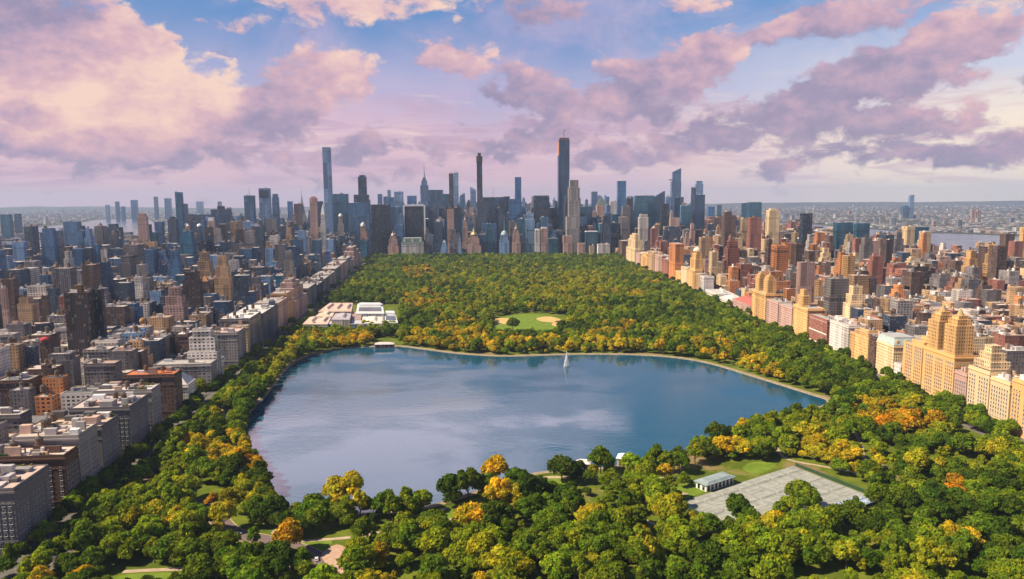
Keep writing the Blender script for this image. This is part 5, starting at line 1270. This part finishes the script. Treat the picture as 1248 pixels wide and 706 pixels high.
# cars
def car(x, y, rz, colr, label, group=None):
    r = empty('parked_car' if group else 'car', (x, y, .06 if not group else .06), rz)
    mb = MB(); t = colr
    mb.box(0, 0, .32, .86, 4.4, 1.8, 0, t, bottom=True); mb.box(-.15, 0, .86, .95, 4.1, 1.72, 0, t); mb.box(-.25, 0, 1.34, 1.42, 1.9, 1.42, 0, t, bottom=True); mb.build('body', M['paint'], r)
    mb = MB(); mb.prism(rect(-.25, 0, 2.9, 1.66), rect(-.25, 0, 1.9, 1.4), .951, 1.34, (.03, .035, .04), top=False); mb.build('window_band', M['pane'], r)
    for sx in (-1.4, 1.4):
        for sy in (-.86, .86):
            mb = MB(); n = 10; ring = [(.33 * math.cos(2 * PI * i / n), .33 * math.sin(2 * PI * i / n)) for i in range(n)]
            for i in range(n):
                a, c = ring[i], ring[(i + 1) % n]; mb.face([(sx + a[0], sy - .1, .33 + a[1]), (sx + c[0], sy - .1, .33 + c[1]), (sx + c[0], sy + .1, .33 + c[1]), (sx + a[0], sy + .1, .33 + a[1])], None, (.02, .02, .02))
            for o_ in (-.1, .1): mb.face([(sx + p[0], sy + o_, .33 + p[1]) for p in ring], None, (.02, .02, .02))
            mb.build('wheel', M['plain'], r)
    tag(r, label, 'car', group)
cx, cy_ = G(386, 683)
car(cx, cy_, 1.9, (.7, .7, .7), 'white car on the park drive at the bottom edge')
cx, cy_ = G(290, 652)
car(cx, cy_, .4, (.3, .3, .32), 'grey car on the park drive left of the orange tree')
for k, (q, nm) in enumerate((((.75, .75, .75), 'white'), ((.12, .12, .13), 'black'), ((.7, .7, .72), 'silver'), ((.6, .05, .04), 'red'), ((.72, .7, .66), 'cream'), ((.08, .12, .25), 'blue'))):
    x, y = RP(Rs(1236) + k * 7.2 - 12, -9.2 - (k % 2) * .3)
    car(x, y, rotR + PI / 2, q, f'{nm} car parked on the avenue below the cream apartment houses', 'cars parked on the right avenue')

# ------------------------------------------------------------------ the city grid
rc_ = random.Random(99)
rivers = [[G(x, y) for x, y in ((20, 290), (60, 285), (95, 283), (120, 281), (150, 284), (165, 298), (185, 294), (198, 276), (180, 265), (120, 266), (96, 270), (60, 274), (24, 278))],
          [G(x, y) for x, y in ((900, 278), (960, 281), (1020, 286), (1110, 302), (1140, 321), (1250, 339), (1430, 372), (1430, 298), (1300, 289), (1190, 284), (1120, 282), (1050, 277), (980, 271), (915, 269))]]
rbb = [(min(p[0] for p in q), max(p[0] for p in q), min(p[1] for p in q), max(p[1] for p in q)) for q in rivers]
def in_river(x, y):
    for q, bb in zip(rivers, rbb):
        if bb[0] < x < bb[1] and bb[2] < y < bb[3] and poly_in((x, y), q): return True
    return False
og = {}
for (x, y, r_) in OCC:
    for gx_ in range(int((x - r_ - 40) // 100), int((x + r_ + 40) // 100) + 1):
        for gy_ in range(int((y - r_ - 40) // 100), int((y + r_ + 40) // 100) + 1): og.setdefault((gx_, gy_), []).append((x, y, r_))
def occupied(x, y, r_):
    for (ox, oy, orr) in og.get((int(x // 100), int(y // 100)), ()):
        if (x - ox) ** 2 + (y - oy) ** 2 < (orr * .86 + r_ * .8) ** 2: return True
    return False
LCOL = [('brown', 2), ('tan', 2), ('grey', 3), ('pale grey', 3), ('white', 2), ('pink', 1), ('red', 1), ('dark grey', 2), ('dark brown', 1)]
LFAR = [('dark grey', 3), ('grey', 2), ('navy', 2), ('steel blue', 3), ('pale blue', 2), ('pale grey', 2), ('brown', 1), ('tan', 1), ('teal', 1), ('dark brown', 1), ('white', 1)]  # wall colours made bluer and darker to carry the far left city's shade
RCOL = [('tan', 4), ('red', 4), ('pink', 1), ('cream', 2), ('golden', 1), ('brown', 4), ('grey', 2), ('white', 1), ('pale grey', 1), ('orange', 2), ('dark grey', 2), ('dark brown', 1)]
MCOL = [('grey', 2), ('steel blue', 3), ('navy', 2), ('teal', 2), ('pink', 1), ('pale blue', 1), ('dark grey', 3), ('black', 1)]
def pick(lst):
    n = rc_.uniform(0, sum(w_ for _, w_ in lst))
    for c_, w_ in lst:
        n -= w_
        if n <= 0: return c_
    return lst[0][0]
ROOFS = [(.44, .38, .36), (.30, .27, .26), (.5, .43, .39), (.2, .19, .2), (.5, .38, .32), (.62, .58, .56), (.4, .29, .24), (.12, .12, .13), (.24, .22, .22)]
FILL = []
def lot(x, y, rot, w, d, h, pal, kind):
    if y < 250 or abs(x) > y * .76 + 110 or in_river(x, y): return
    if occupied(x, y, .5 * math.hypot(w, d)): return
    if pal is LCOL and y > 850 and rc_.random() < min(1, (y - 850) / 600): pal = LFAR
    if y < 1000: h = min(h, rc_.uniform(34, 44))
    if y > 2000 and x < -.44 * y: h = min(h, rc_.uniform(14, 40))
    if y > 2300 and x > .40 * y: h = min(h, rc_.uniform(14, 38))
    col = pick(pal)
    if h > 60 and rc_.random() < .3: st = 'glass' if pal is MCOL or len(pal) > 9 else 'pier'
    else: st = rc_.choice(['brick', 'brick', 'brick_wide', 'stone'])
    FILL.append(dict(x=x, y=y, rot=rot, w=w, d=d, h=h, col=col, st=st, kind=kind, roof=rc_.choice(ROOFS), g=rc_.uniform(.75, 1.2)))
    FOOT.append((x, y, rot, w, d, h, None))
def blocks(P_, rot, tr, s0, s1, pal, hav, hmid, sgn, first=False):
    for (ta, tb) in tr:
        s = s0
        while s < s1:
            a, c = s, s + 64; s += 80
            xm, ym = P_((a + c) / 2, (ta + tb) / 2)
            if ym < 200 or abs(xm) > ym * .72 + 200: continue
            coarse = ym > 2300; dt = tb - ta
            ends = ((ta, 30), (tb - 30, 30)) if dt > 80 else ((ta, dt),)
            for (t_, wd) in ends:
                if first and t_ == ta and s < SOUTH: continue
                n_ = 1 if coarse else (rc_.choice([3, 3, 4]) if ym < 1300 else rc_.choice([2, 2, 3])); L = 64 / n_
                for k in range(n_):
                    h = hav(ym); x, y = P_(a + L * (k + .5), t_ + wd / 2); lot(x, y, rot, wd - rc_.uniform(.5, 9), L - .7, h, pal, 'apartment' if h > 24 else 'town')
            if dt > 80:
                for half in (0, 1):
                    t = ta + 30.5
                    while t < tb - 31:
                        wd = min(rc_.choice([7, 8, 10, 14, 20] if not coarse else [20, 26, 34]), tb - 30.5 - t)
                        if wd < 5: break
                        h = hmid(ym)
                        if wd < 12: h = min(h, rc_.uniform(13, 22))
                        dd = rc_.uniform(20, 29); sc = a + dd / 2 if half == 0 else c - dd / 2
                        x, y = P_(sc, t + wd / 2); lot(x, y, rot, wd - .4, dd, h, pal, 'apartment' if h > 24 else 'town'); t += wd
                    if rc_.random() < .25 and ym < 1500:
                        x, y = P_((a + c) / 2, rc_.uniform(ta + 32, tb - 32)); EXTRA_TREES.append((x, y))
hl_av = lambda y: rc_.choice([16, 20, 28, 36, 40, 44, 48, 52]) * rc_.uniform(.9, 1.08) if rc_.random() > .02 else rc_.uniform(62, 80)
hl_mid = lambda y: rc_.choice([13, 14, 15, 16, 17, 18, 19, 24, 32]) if rc_.random() > .06 else rc_.uniform(38, 55)
hf = lambda y: rc_.uniform(36, 105) if rc_.random() > .12 else rc_.uniform(105, 140)
def near_far(f): return lambda y: f(y) if y < 1100 else ((rc_.uniform(16, 60) if rc_.random() > .16 else rc_.uniform(60, 105)) if y < 1700 else (rc_.uniform(28, 90) if rc_.random() > .16 else rc_.uniform(90, 130)))
LT = [(0, 108), (130, 240), (272, 384), (404, 492), (514, 690), (714, 890), (914, 1090), (1114, 1290), (1314, 1490), (1514, 1690), (1714, 1890), (1914, 2090), (2114, 2290)]
blocks(LP, rotL, LT[:1], 250, 3000, LCOL, near_far(hl_av), near_far(hl_mid), 1, True)
blocks(LP, rotL, LT[1:], 250, 3900, LCOL, near_far(hl_av), near_far(hl_mid), 1)
hr_av = lambda y: rc_.choice([16, 18, 20, 26, 34, 40, 45]) * rc_.uniform(.9, 1.08) if rc_.random() > .09 else rc_.uniform(55, 85)
hr_mid = lambda y: rc_.choice([13, 14, 15, 16, 17, 18, 20, 26]) if rc_.random() > .05 else rc_.uniform(34, 48)
def near_far_r(f): return lambda y: f(y) if y < 1300 else (rc_.uniform(18, 60) if rc_.random() > .1 else rc_.uniform(60, 100))
RT = [(0, 112), (136, 370), (394, 640), (664, 880), (904, 1080), (1104, 1290), (1314, 1500), (1524, 1700)]
blocks(RP, rotR, RT[:1], 520, 3200, RCOL, near_far_r(hr_av), near_far_r(hr_mid), -1, True)
blocks(RP, rotR, RT[1:], 520, 3900, RCOL, near_far_r(hr_av), near_far_r(hr_mid), -1)
MT = [(-430 + 105 * k, -430 + 105 * k + 88) for k in range(8)]
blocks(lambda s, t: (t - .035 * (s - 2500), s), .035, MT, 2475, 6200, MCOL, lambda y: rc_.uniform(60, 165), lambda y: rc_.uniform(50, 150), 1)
# slim mid-height towers of midtown and the east side, standing among the blocks
for k in range(250):
    px = rc_.uniform(190, 1000) if k < 150 else rc_.uniform(425, 865); Y_ = rc_.uniform(2560, 5200)
    if px > 860: Y_ = rc_.uniform(2000, 3200)
    ty = rc_.uniform(238, 276) if px > 440 else rc_.uniform(250, 300)
    if px > 860: ty = rc_.uniform(262, 300)
    p = AT(px, ty, Y_)
    if p.z < 40: continue
    lot(p.x, p.y, .035, rc_.uniform(18, 34), rc_.uniform(18, 30), p.z, MCOL + [('pale blue', 2), ('pale grey', 2)] if px < 860 else RCOL, 'apartment')
print('fill lots', len(FILL), round(time.time() - T0, 1))

# which of them the camera can see, by casting at roofs and faces
vb, fb_ = [], []
for (x, y, rot, w_, d_, h_, o_) in FOOT:
    rg = rect(x, y, w_, d_, rot); n0 = len(vb)
    vb += [(p[0], p[1], 0) for p in rg] + [(p[0], p[1], h_) for p in rg]
    fb_ += [(n0 + i, n0 + (i + 1) % 4, n0 + 4 + (i + 1) % 4, n0 + 4 + i) for i in range(4)] + [(n0 + 4, n0 + 5, n0 + 6, n0 + 7)]
for (x, y, sc, sh, cn, ro, hero) in TREES:
    n0 = len(vb); rg = rect(x, y, 9 * sc, 9 * sc, .785)
    vb += [(p[0], p[1], 5 * sc) for p in rg] + [(p[0], p[1], 14 * sc) for p in rg]
    fb_ += [(n0 + i, n0 + (i + 1) % 4, n0 + 4 + (i + 1) % 4, n0 + 4 + i) for i in range(4)] + [(n0 + 4, n0 + 5, n0 + 6, n0 + 7)]
BV = BVHTree.FromPolygons(vb, fb_)
def seen(p, tol=1.2):
    q = PX(p)
    if not (1 < q[0] < IW - 1 and 1 < q[1] < IH - 1): return False
    v = Vector(p) - CAMP; L = v.length
    hit = BV.ray_cast(CAMP, v / L, L - tol)
    return hit[0] is None
def vis_frac(f):
    rg = rect(f['x'], f['y'], f['w'], f['d'], f['rot']); n = 0
    pts = [(f['x'], f['y'], f['h'] + .2)] + [((p[0] * .8 + f['x'] * .2), (p[1] * .8 + f['y'] * .2), f['h'] + .2) for p in rg]
    fr = min(rg, key=lambda p: p[0] ** 2 + p[1] ** 2)
    for k in (.35, .6, .85): pts.append(((rg[0][0] + rg[1][0]) / 2 , (rg[0][1] + rg[1][1]) / 2 - .3, f['h'] * k))
    return sum(seen(p, 1.5) for p in pts) / len(pts)
for f in FILL:
    dd = math.hypot(f['x'], f['y'])
    f['sz'] = (f['w'] * f['h'] + .35 * f['w'] * f['d']) / dd ** 2
for kind, cap in (('apartment', 232), ('town', 290)):
    c_ = sorted((f for f in FILL if f['kind'] == kind), key=lambda f: -f['sz'])[:5000]
    for f in c_: f['vs'] = f['sz'] * max(0, vis_frac(f) - .1)
    c_ = sorted((f for f in c_ if f['vs'] > 0), key=lambda f: -f['vs'])[:cap]
    for f in c_: f['own'] = True
print('picked', sum(1 for f in FILL if f.get('own')), round(time.time() - T0, 1))

SLOT = {'brick': 0, 'brick_wide': 1, 'stone': 2, 'pier': 3, 'glass': 4, 'roof': 5, 'plain': 6, 'wood': 7}
SM = [M[k] for k in ('brick', 'brick_wide', 'stone', 'pier', 'glass', 'roof', 'plain', 'wood')]
bulk = {'apartment': MB(), 'town': MB()}
CWORD = {'steel blue': 'blue grey'}
for f in FILL:
    tint = tuple(c_ * f['g'] for c_ in WALLC[f['col']]); y = f['y']; ap = f['kind'] == 'apartment'
    tiers = None
    if f['h'] > 40 and rc_.random() < .45: tiers = rc_.choice([SETB, SETB[:2] + [(.5, .6, .82, 1)], [(1, 1, 0, .85), (.75, .8, .85, 1)]])
    if f.get('own'):
        near = y < 900
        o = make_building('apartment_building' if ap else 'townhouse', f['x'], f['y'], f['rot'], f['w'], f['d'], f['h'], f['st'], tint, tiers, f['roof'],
                          clutter=(rc_.choice([4, 5]) if near else 2) if ap else (2 if near else 1), tanks=(rc_.choice([0, 1, 1, 2]) if ap else 0), cornice=near and rc_.random() < .5 and tiers is None and f['h'] > 16, cat='apartment house' if ap else 'town house',
                          group='apartment houses in the city blocks' if ap else 'town houses in the city blocks', seed=len(ITEMS))
        hw = 'tall' if f['h'] > 50 else ('mid-rise' if f['h'] > 30 else ('low' if f['h'] > 17 else 'squat'))
        rl = sum(f['roof']) / 3; rw = 'pale' if rl > .5 else ('dark' if rl < .24 else ('tan' if f['roof'][0] > f['roof'][2] * 1.25 else 'grey'))
        p = PX((f['x'], f['y'], f['h']))
        ITEMS.append(dict(o=o, desc=f"{hw} {CWORD.get(f['col'], f['col'])} {'block' if ap else 'house'} with {rw} roof", px=p[0], py=p[1], k='b'))
        continue
    mb = bulk[f['kind']]
    T_ = rect_tiers(tiers or [(1, 1, 0, 1)], f['w'], f['d'], f['h'])
    for (a, b2, z0, z1, ox, oy) in T_:
        mb.box(f['x'], f['y'], z0, z1, a, b2, f['rot'], tint, SLOT[f['st']], tmat=5, ttint=f['roof'])
    a, b2, z0, z1, ox, oy = T_[-1]; c_, s_ = math.cos(f['rot']), math.sin(f['rot'])
    if y < 2600:
        if y < 1300:
            for sx, sy, lw, ld in ((0, -1, a, .5), (-1, 0, .5, b2 - 1), (1, 0, .5, b2 - 1)):
                lx, ly = sx * (a / 2 - .25), sy * (b2 / 2 - .25); mb.box(f['x'] + lx * c_ - ly * s_, f['y'] + lx * s_ + ly * c_, z1, z1 + 1.1, lw, ld, f['rot'], tuple(q * 1.08 for q in tint), 6)
        for (bx, by, bw, bd, bh) in bulk_list(rc_, a, b2, rc_.choice([3, 4, 5, 6]) if y < 1100 else rc_.choice([1, 2, 3, 4]) if y < 1500 else rc_.choice([0, 1, 2])):
            g = rc_.uniform(.6, 1.25); tc_ = rc_.choice([tint, (.5, .46, .44), (.62, .6, .6), (.55, .38, .3), (.3, .28, .28)])
            mb.box(f['x'] + bx * c_ - by * s_, f['y'] + bx * s_ + by * c_, z1 + .02, z1 + bh, bw, bd, f['rot'], tuple(min(.72, q * g) for q in tc_), 5)
        if ap and y < 1700 and rc_.random() < .6: 
            t_ = MB(); water_tank(t_, f['x'] + rc_.uniform(-.3, .3) * a, f['y'] + rc_.uniform(-.3, .3) * b2, z1, rc_.uniform(.9, 1.3)); n0 = len(mb.v)
            mb.v += t_.v; mb.f += [tuple(i + n0 for i in q) for q in t_.f]; mb.uv += t_.uv; mb.t += t_.t; mb.m += [7] * len(t_.f)
    elif f['h'] > 60 and rc_.random() < .6:
        mb.box(f['x'], f['y'], z1 + .02, z1 + rc_.uniform(4, 10), a * .5, b2 * .5, f['rot'], tint, 6)
tag(bulk['apartment'].build('apartment_cityscape', SM), 'mass of farther apartment blocks filling the city beyond the nearer houses', 'city blocks', kind='stuff')
tag(bulk['town'].build('townhouse_cityscape', SM), 'mass of farther low houses packed between the apartment blocks', 'low houses', kind='stuff')

# the far boroughs across the rivers
mb = MB(); rd = random.Random(5)
for i in range(15000):
    y = 3300 + 11500 * rd.random() ** 1.5; x = rd.uniform(-1, 1) * (y * .72 + 100)
    if -2300 < x < 1750 and y < 3950: continue
    if y < 6400 and -700 < x < 750: continue
    if in_river(x, y): continue
    q = noise.noise((x * .0012, y * .0012, 4.0)); 
    if q < -.25: continue
    big = rd.random() < .035 + .05 * max(0, q); h = rd.uniform(28, 70) if big else rd.uniform(6, 16); w_ = rd.uniform(16, 30) if big else rd.uniform(14, 60); d_ = w_ * rd.uniform(.6, 1.3)
    if x > 0 and y > 4000: h *= .75
    t_ = rd.choice([(.5, .42, .42), (.38, .36, .40), (.6, .56, .56), (.42, .28, .25), (.25, .28, .34), (.7, .68, .68), (.3, .33, .4)])
    t_ = tuple(q * (.62 if x > 0 else .8) for q in t_)
    mb.box(x, y, 0, h, w_, d_, rd.uniform(-.2, .2), t_, 0, tmat=1, ttint=rd.choice([(.34, .31, .31), (.22, .2, .2), (.5, .47, .46), (.16, .14, .14), (.06, .09, .03), (.06, .09, .03)]))
tag(mb.build('distant_cityscape', [M['brick'], M['roof']]), 'endless low city fading into haze across both rivers', 'distant city', kind='stuff')
print('city', round(time.time() - T0, 1))

# ------------------------------------------------------------------ plant the trees
AUT = ('golden yellow', 'amber', 'orange')
def in_view(t):
    q = PX((t[0], t[1], 10 * t[2])); return -12 < q[0] < IW + 12 and q[1] < IH + 12 and seen((t[0], t[1], 16.2 * t[2]), 8) or (t[6])
own_n = {'leafy_tree': 0, 'autumn_tree': 0}; CAP = {'leafy_tree': 298, 'autumn_tree': 260}
rest = []
rq = random.Random(77)
def tint_of(cn):
    g = GRN[cn]; k = rq.uniform(.8, 1.22); return (g[0] * k * rq.uniform(.88, 1.12), g[1] * k, g[2] * k)
for t in sorted(TREES, key=lambda t: (not t[6], -t[2] / math.hypot(t[0], t[1]))):
    x, y, sc, sh, cn, ro, hero = t
    nm = 'autumn_tree' if cn in AUT else 'leafy_tree'
    if own_n[nm] >= CAP[nm] or not in_view(t) or y > 1500: rest.append(t); continue
    own_n[nm] += 1
    r = empty(nm, (x, y, 0), ro)
    me = CROWN[sh]; cr_ = bpy.data.objects.new('crown', me); COL.objects.link(cr_); cr_.parent = r; cr_.scale = (sc, sc, sc * rq.uniform(.92, 1.1)); cr_.color = (*tint_of(cn), 1)
    tk = bpy.data.objects.new('trunk', TRUNK[sh % 3]); COL.objects.link(tk); tk.parent = r; tk.scale = (sc, sc, sc)
    szw = 'large' if sc > 1.08 else ('small' if sc < .8 else 'mid-sized'); shw = {1: 'spreading', 7: 'spreading', 2: 'upright', 6: 'upright'}.get(sh, 'rounded')
    p = PX((x, y, 11 * sc)); tag(r, None, 'tree', 'autumn coloured park trees' if nm == 'autumn_tree' else 'green park trees')
    ITEMS.append(dict(o=r, desc=f'{szw} {shw} {cn} tree', px=p[0], py=p[1], k='t'))
# everything farther off: one wood
pts, scl, rot, tin, idx = [], [], [], [], []
for (x, y, sc, sh, cn, ro, hero) in rest:
    pts.append((x, y, 0)); scl.append((sc, sc, sc * rq.uniform(.9, 1.1))); rot.append((0, 0, ro)); tin.append((*tint_of(cn), 1)); idx.append(sh)
for (x, y) in EXTRA_TREES:
    if in_river(x, y) or any((x - a_) ** 2 + (y - b2) ** 2 < r_ * r_ for (a_, b2, r_) in og.get((int(x // 100), int(y // 100)), ())): continue
    pts.append((x, y, 0)); s_ = rq.uniform(.6, .95); scl.append((s_, s_, s_)); rot.append((0, 0, rq.uniform(0, 6))); tin.append((*tint_of(rq.choice(['green', 'dark green', 'bright green'])), 1)); idx.append(rq.randrange(8))
src = bpy.data.collections.new('woodland_source')
for i, me in enumerate(CROWN):
    m2 = me.copy(); m2.materials.clear(); m2.materials.append(M['leaf_far']); src.objects.link(bpy.data.objects.new(f'woodland_crown_{i}', m2))
me = bpy.data.meshes.new('woodland'); me.from_pydata(pts, [], [])
for nm, ty, dat, fld in (('scl', 'FLOAT_VECTOR', scl, 'vector'), ('rot', 'FLOAT_VECTOR', rot, 'vector'), ('tint', 'FLOAT_COLOR', tin, 'color'), ('idx', 'INT', idx, 'value')):
    a_ = me.attributes.new(nm, ty, 'POINT'); a_.data.foreach_set(fld, np.array(dat, dtype=np.int32 if ty == 'INT' else np.float32).ravel())
wo = bpy.data.objects.new('woodland', me); COL.objects.link(wo)
ng = bpy.data.node_groups.new('woodland_scatter', 'GeometryNodeTree')
ng.interface.new_socket('Geometry', in_out='INPUT', socket_type='NodeSocketGeometry'); ng.interface.new_socket('Geometry', in_out='OUTPUT', socket_type='NodeSocketGeometry')
gi, go = ng.nodes.new('NodeGroupInput'), ng.nodes.new('NodeGroupOutput')
ci = ng.nodes.new('GeometryNodeCollectionInfo'); ci.inputs['Collection'].default_value = src; ci.inputs['Separate Children'].default_value = True; ci.inputs['Reset Children'].default_value = True
ip = ng.nodes.new('GeometryNodeInstanceOnPoints'); ip.inputs['Pick Instance'].default_value = True
def na(nm, ty):
    n_ = ng.nodes.new('GeometryNodeInputNamedAttribute'); n_.data_type = ty; n_.inputs['Name'].default_value = nm; return n_.outputs['Attribute']
L_ = ng.links.new
L_(gi.outputs[0], ip.inputs['Points']); L_(ci.outputs[0], ip.inputs['Instance']); L_(na('idx', 'INT'), ip.inputs['Instance Index']); L_(na('rot', 'FLOAT_VECTOR'), ip.inputs['Rotation']); L_(na('scl', 'FLOAT_VECTOR'), ip.inputs['Scale'])
L_(ip.outputs[0], go.inputs[0])
md = wo.modifiers.new('scatter', 'NODES'); md.node_group = ng
tag(wo, 'far mass of park woodland with green and amber crowns beyond the nearer trees', 'woodland', kind='stuff')
print('own trees', own_n, 'rest', len(pts), round(time.time() - T0, 1))

# ------------------------------------------------------------------ labels that single things out
LM_T = [('the tennis pavilion', 871, 583), ('the blue tennis court', 1042, 606), ('the tree on the courts', 973, 597), ('the near court corner', 900, 640), ('the far tennis court corner', 966, 568), ('the near stone gatehouse', 764, 555),
        ('the white roofed lake hut', 711, 562), ('the park drive bend', 392, 690), ('the paved terrace', 408, 690), ('the low left park drive', 320, 655), ('the lake corner at lower left', 327, 610), ('the curved sandy path at left', 205, 590),
        ('the nearest grey apartment house', 40, 630), ('the second house of the left row', 88, 600), ('the lawn at the bottom left', 190, 703), ('the fountain', 690, 437), ('the art museum', 430, 390), ('the far dark gatehouse', 469, 418),
        ('the great lawn', 648, 397), ('the right tip of the lake', 1006, 489), ('the twin towered golden house', 1143, 470), ('the green roofed cream house', 1078, 450), ('the white house in the right row', 1022, 428), ('the art deco stepped house', 1190, 500), ('the right edge house', 1236, 510),
        ('the biggest orange tree', 1104, 515), ('the meadow path in the centre', 560, 605), ('the lakeside bare earth', 830, 553), ('the bottom centre path fork', 500, 642), ('the bottom bare patch', 715, 700), ('the bottom right corner', 1230, 695), ('the bottom left corner', 12, 695),
        ('the lawn behind the courts', 970, 550), ('the orange bush by the left path', 259, 611), ('the parked cars at right', 1200, 525), ('the round white museum', 276, 440), ('the banded house of the left row', 170, 520), ('the red terrace house of the left row', 218, 470),
        ('the small orange tree at right', 1168, 590), ('the near right path', 1120, 600), ('the low centre path', 850, 670), ('the bare earth by the small path', 757, 638), ('the bottom right path', 1175, 640), ('the bottom middle of the view', 620, 690), ('the bottom edge right half', 1000, 690), ('the left shore bend', 300, 520)]
LM_B = [('the massive brown slab tower', 96, 400), ('the white terraced ziggurat', 108, 455), ('the golden orange gridded block', 57, 505), ('the orange brick block', 67, 480), ('the tan stepped tower', 33, 385), ('the stepped brown hotel tower', 250, 362), ('the white wrapped tower', 253, 420), ('the round white museum', 276, 440),
        ('the lilac white tower', 273, 352), ('the small domed orange building', 174, 400), ('the white gridded block', 175, 385), ('the red roofed terrace house', 200, 462), ('the banded house of the left row', 160, 510), ('the fourth house of the left row', 130, 535), ('the second house of the left row', 70, 560), ('the nearest grey house', 20, 590),
        ('the pinkish stepped tower', 367, 360), ('the dark red lone tower', 1067, 335), ('the twin towered golden house', 1143, 410), ('the art deco stepped house', 1190, 440), ('the white cabined cream house', 1218, 462), ('the green roofed cream house', 1078, 412), ('the white house in the right row', 1022, 394), ('the red banded house', 997, 387),
        ('the golden turreted house', 974, 370), ('the twin turreted house', 925, 350), ('the white flat roofed library', 868, 356), ('the orange tower of the right row', 819, 310), ('the cream ziggurat', 1111, 325), ('the orange block at right', 1143, 333), ('the long dark slab by the river', 1190, 320), ('the brown tower at right', 1228, 300), ('the right edge', 1244, 400),
        ('the red brown slab tower', 919, 290), ('the tall cream tower', 941, 290), ('the black slab tower', 982, 290), ('the orange brown tower', 999, 295), ('the striped tower', 1045, 310), ('the white ribbed tower', 784, 285), ('the grey dark block at left', 27, 500), ('the left edge', 4, 450), ('the pale long block', 235, 445), ('the dull red tower', 77, 385), ('the low white ribbed block', 153, 385)]
ORD = ['', 'second', 'third', 'fourth', 'fifth', 'sixth', 'seventh', 'eighth', 'ninth', 'tenth', 'eleventh', 'twelfth', 'thirteenth', 'fourteenth', 'fifteenth', 'sixteenth', 'seventeenth', 'eighteenth', 'nineteenth', 'twentieth']
def relation(dx, dy):
    if abs(dx) > abs(dy) * 1.3: return 'right of' if dx > 0 else 'left of'
    return 'in front of' if dy > 0 else 'behind'
grp = {}
for it in ITEMS:
    LMs = LM_T if it['k'] == 't' else LM_B
    lm = min(LMs, key=lambda l: (l[1] - it['px']) ** 2 + (1.5 * (l[2] - it['py'])) ** 2)
    it['lm'] = lm; dx, dy = it['px'] - lm[1], it['py'] - lm[2]
    it['d'] = math.hypot(dx, dy); it['rel'] = relation(dx, dy)
    grp.setdefault((it['desc'], lm[0], it['rel']), []).append(it)
for (desc, lm, rel), its in grp.items():
    its.sort(key=lambda i: i['d'])
    for k, it in enumerate(its):
        lab = f'{desc} {rel} {lm}'
        if len(lab.split()) > 14: lab = lab.replace('mid-sized ', '').replace(' with ', ' under ')
        if len(its) > 1: lab += f", {(ORD[k] + ' ') if k else ''}closest"
        while len(lab.split()) > 16: lab = ' '.join(lab.split()[1:])
        it['o']['label'] = lab
mx = max(len(it['o']['label'].split()) for it in ITEMS); print('items', len(ITEMS), 'longest label', mx, 'words;', len(bpy.data.objects), 'objects', round(time.time() - T0, 1))
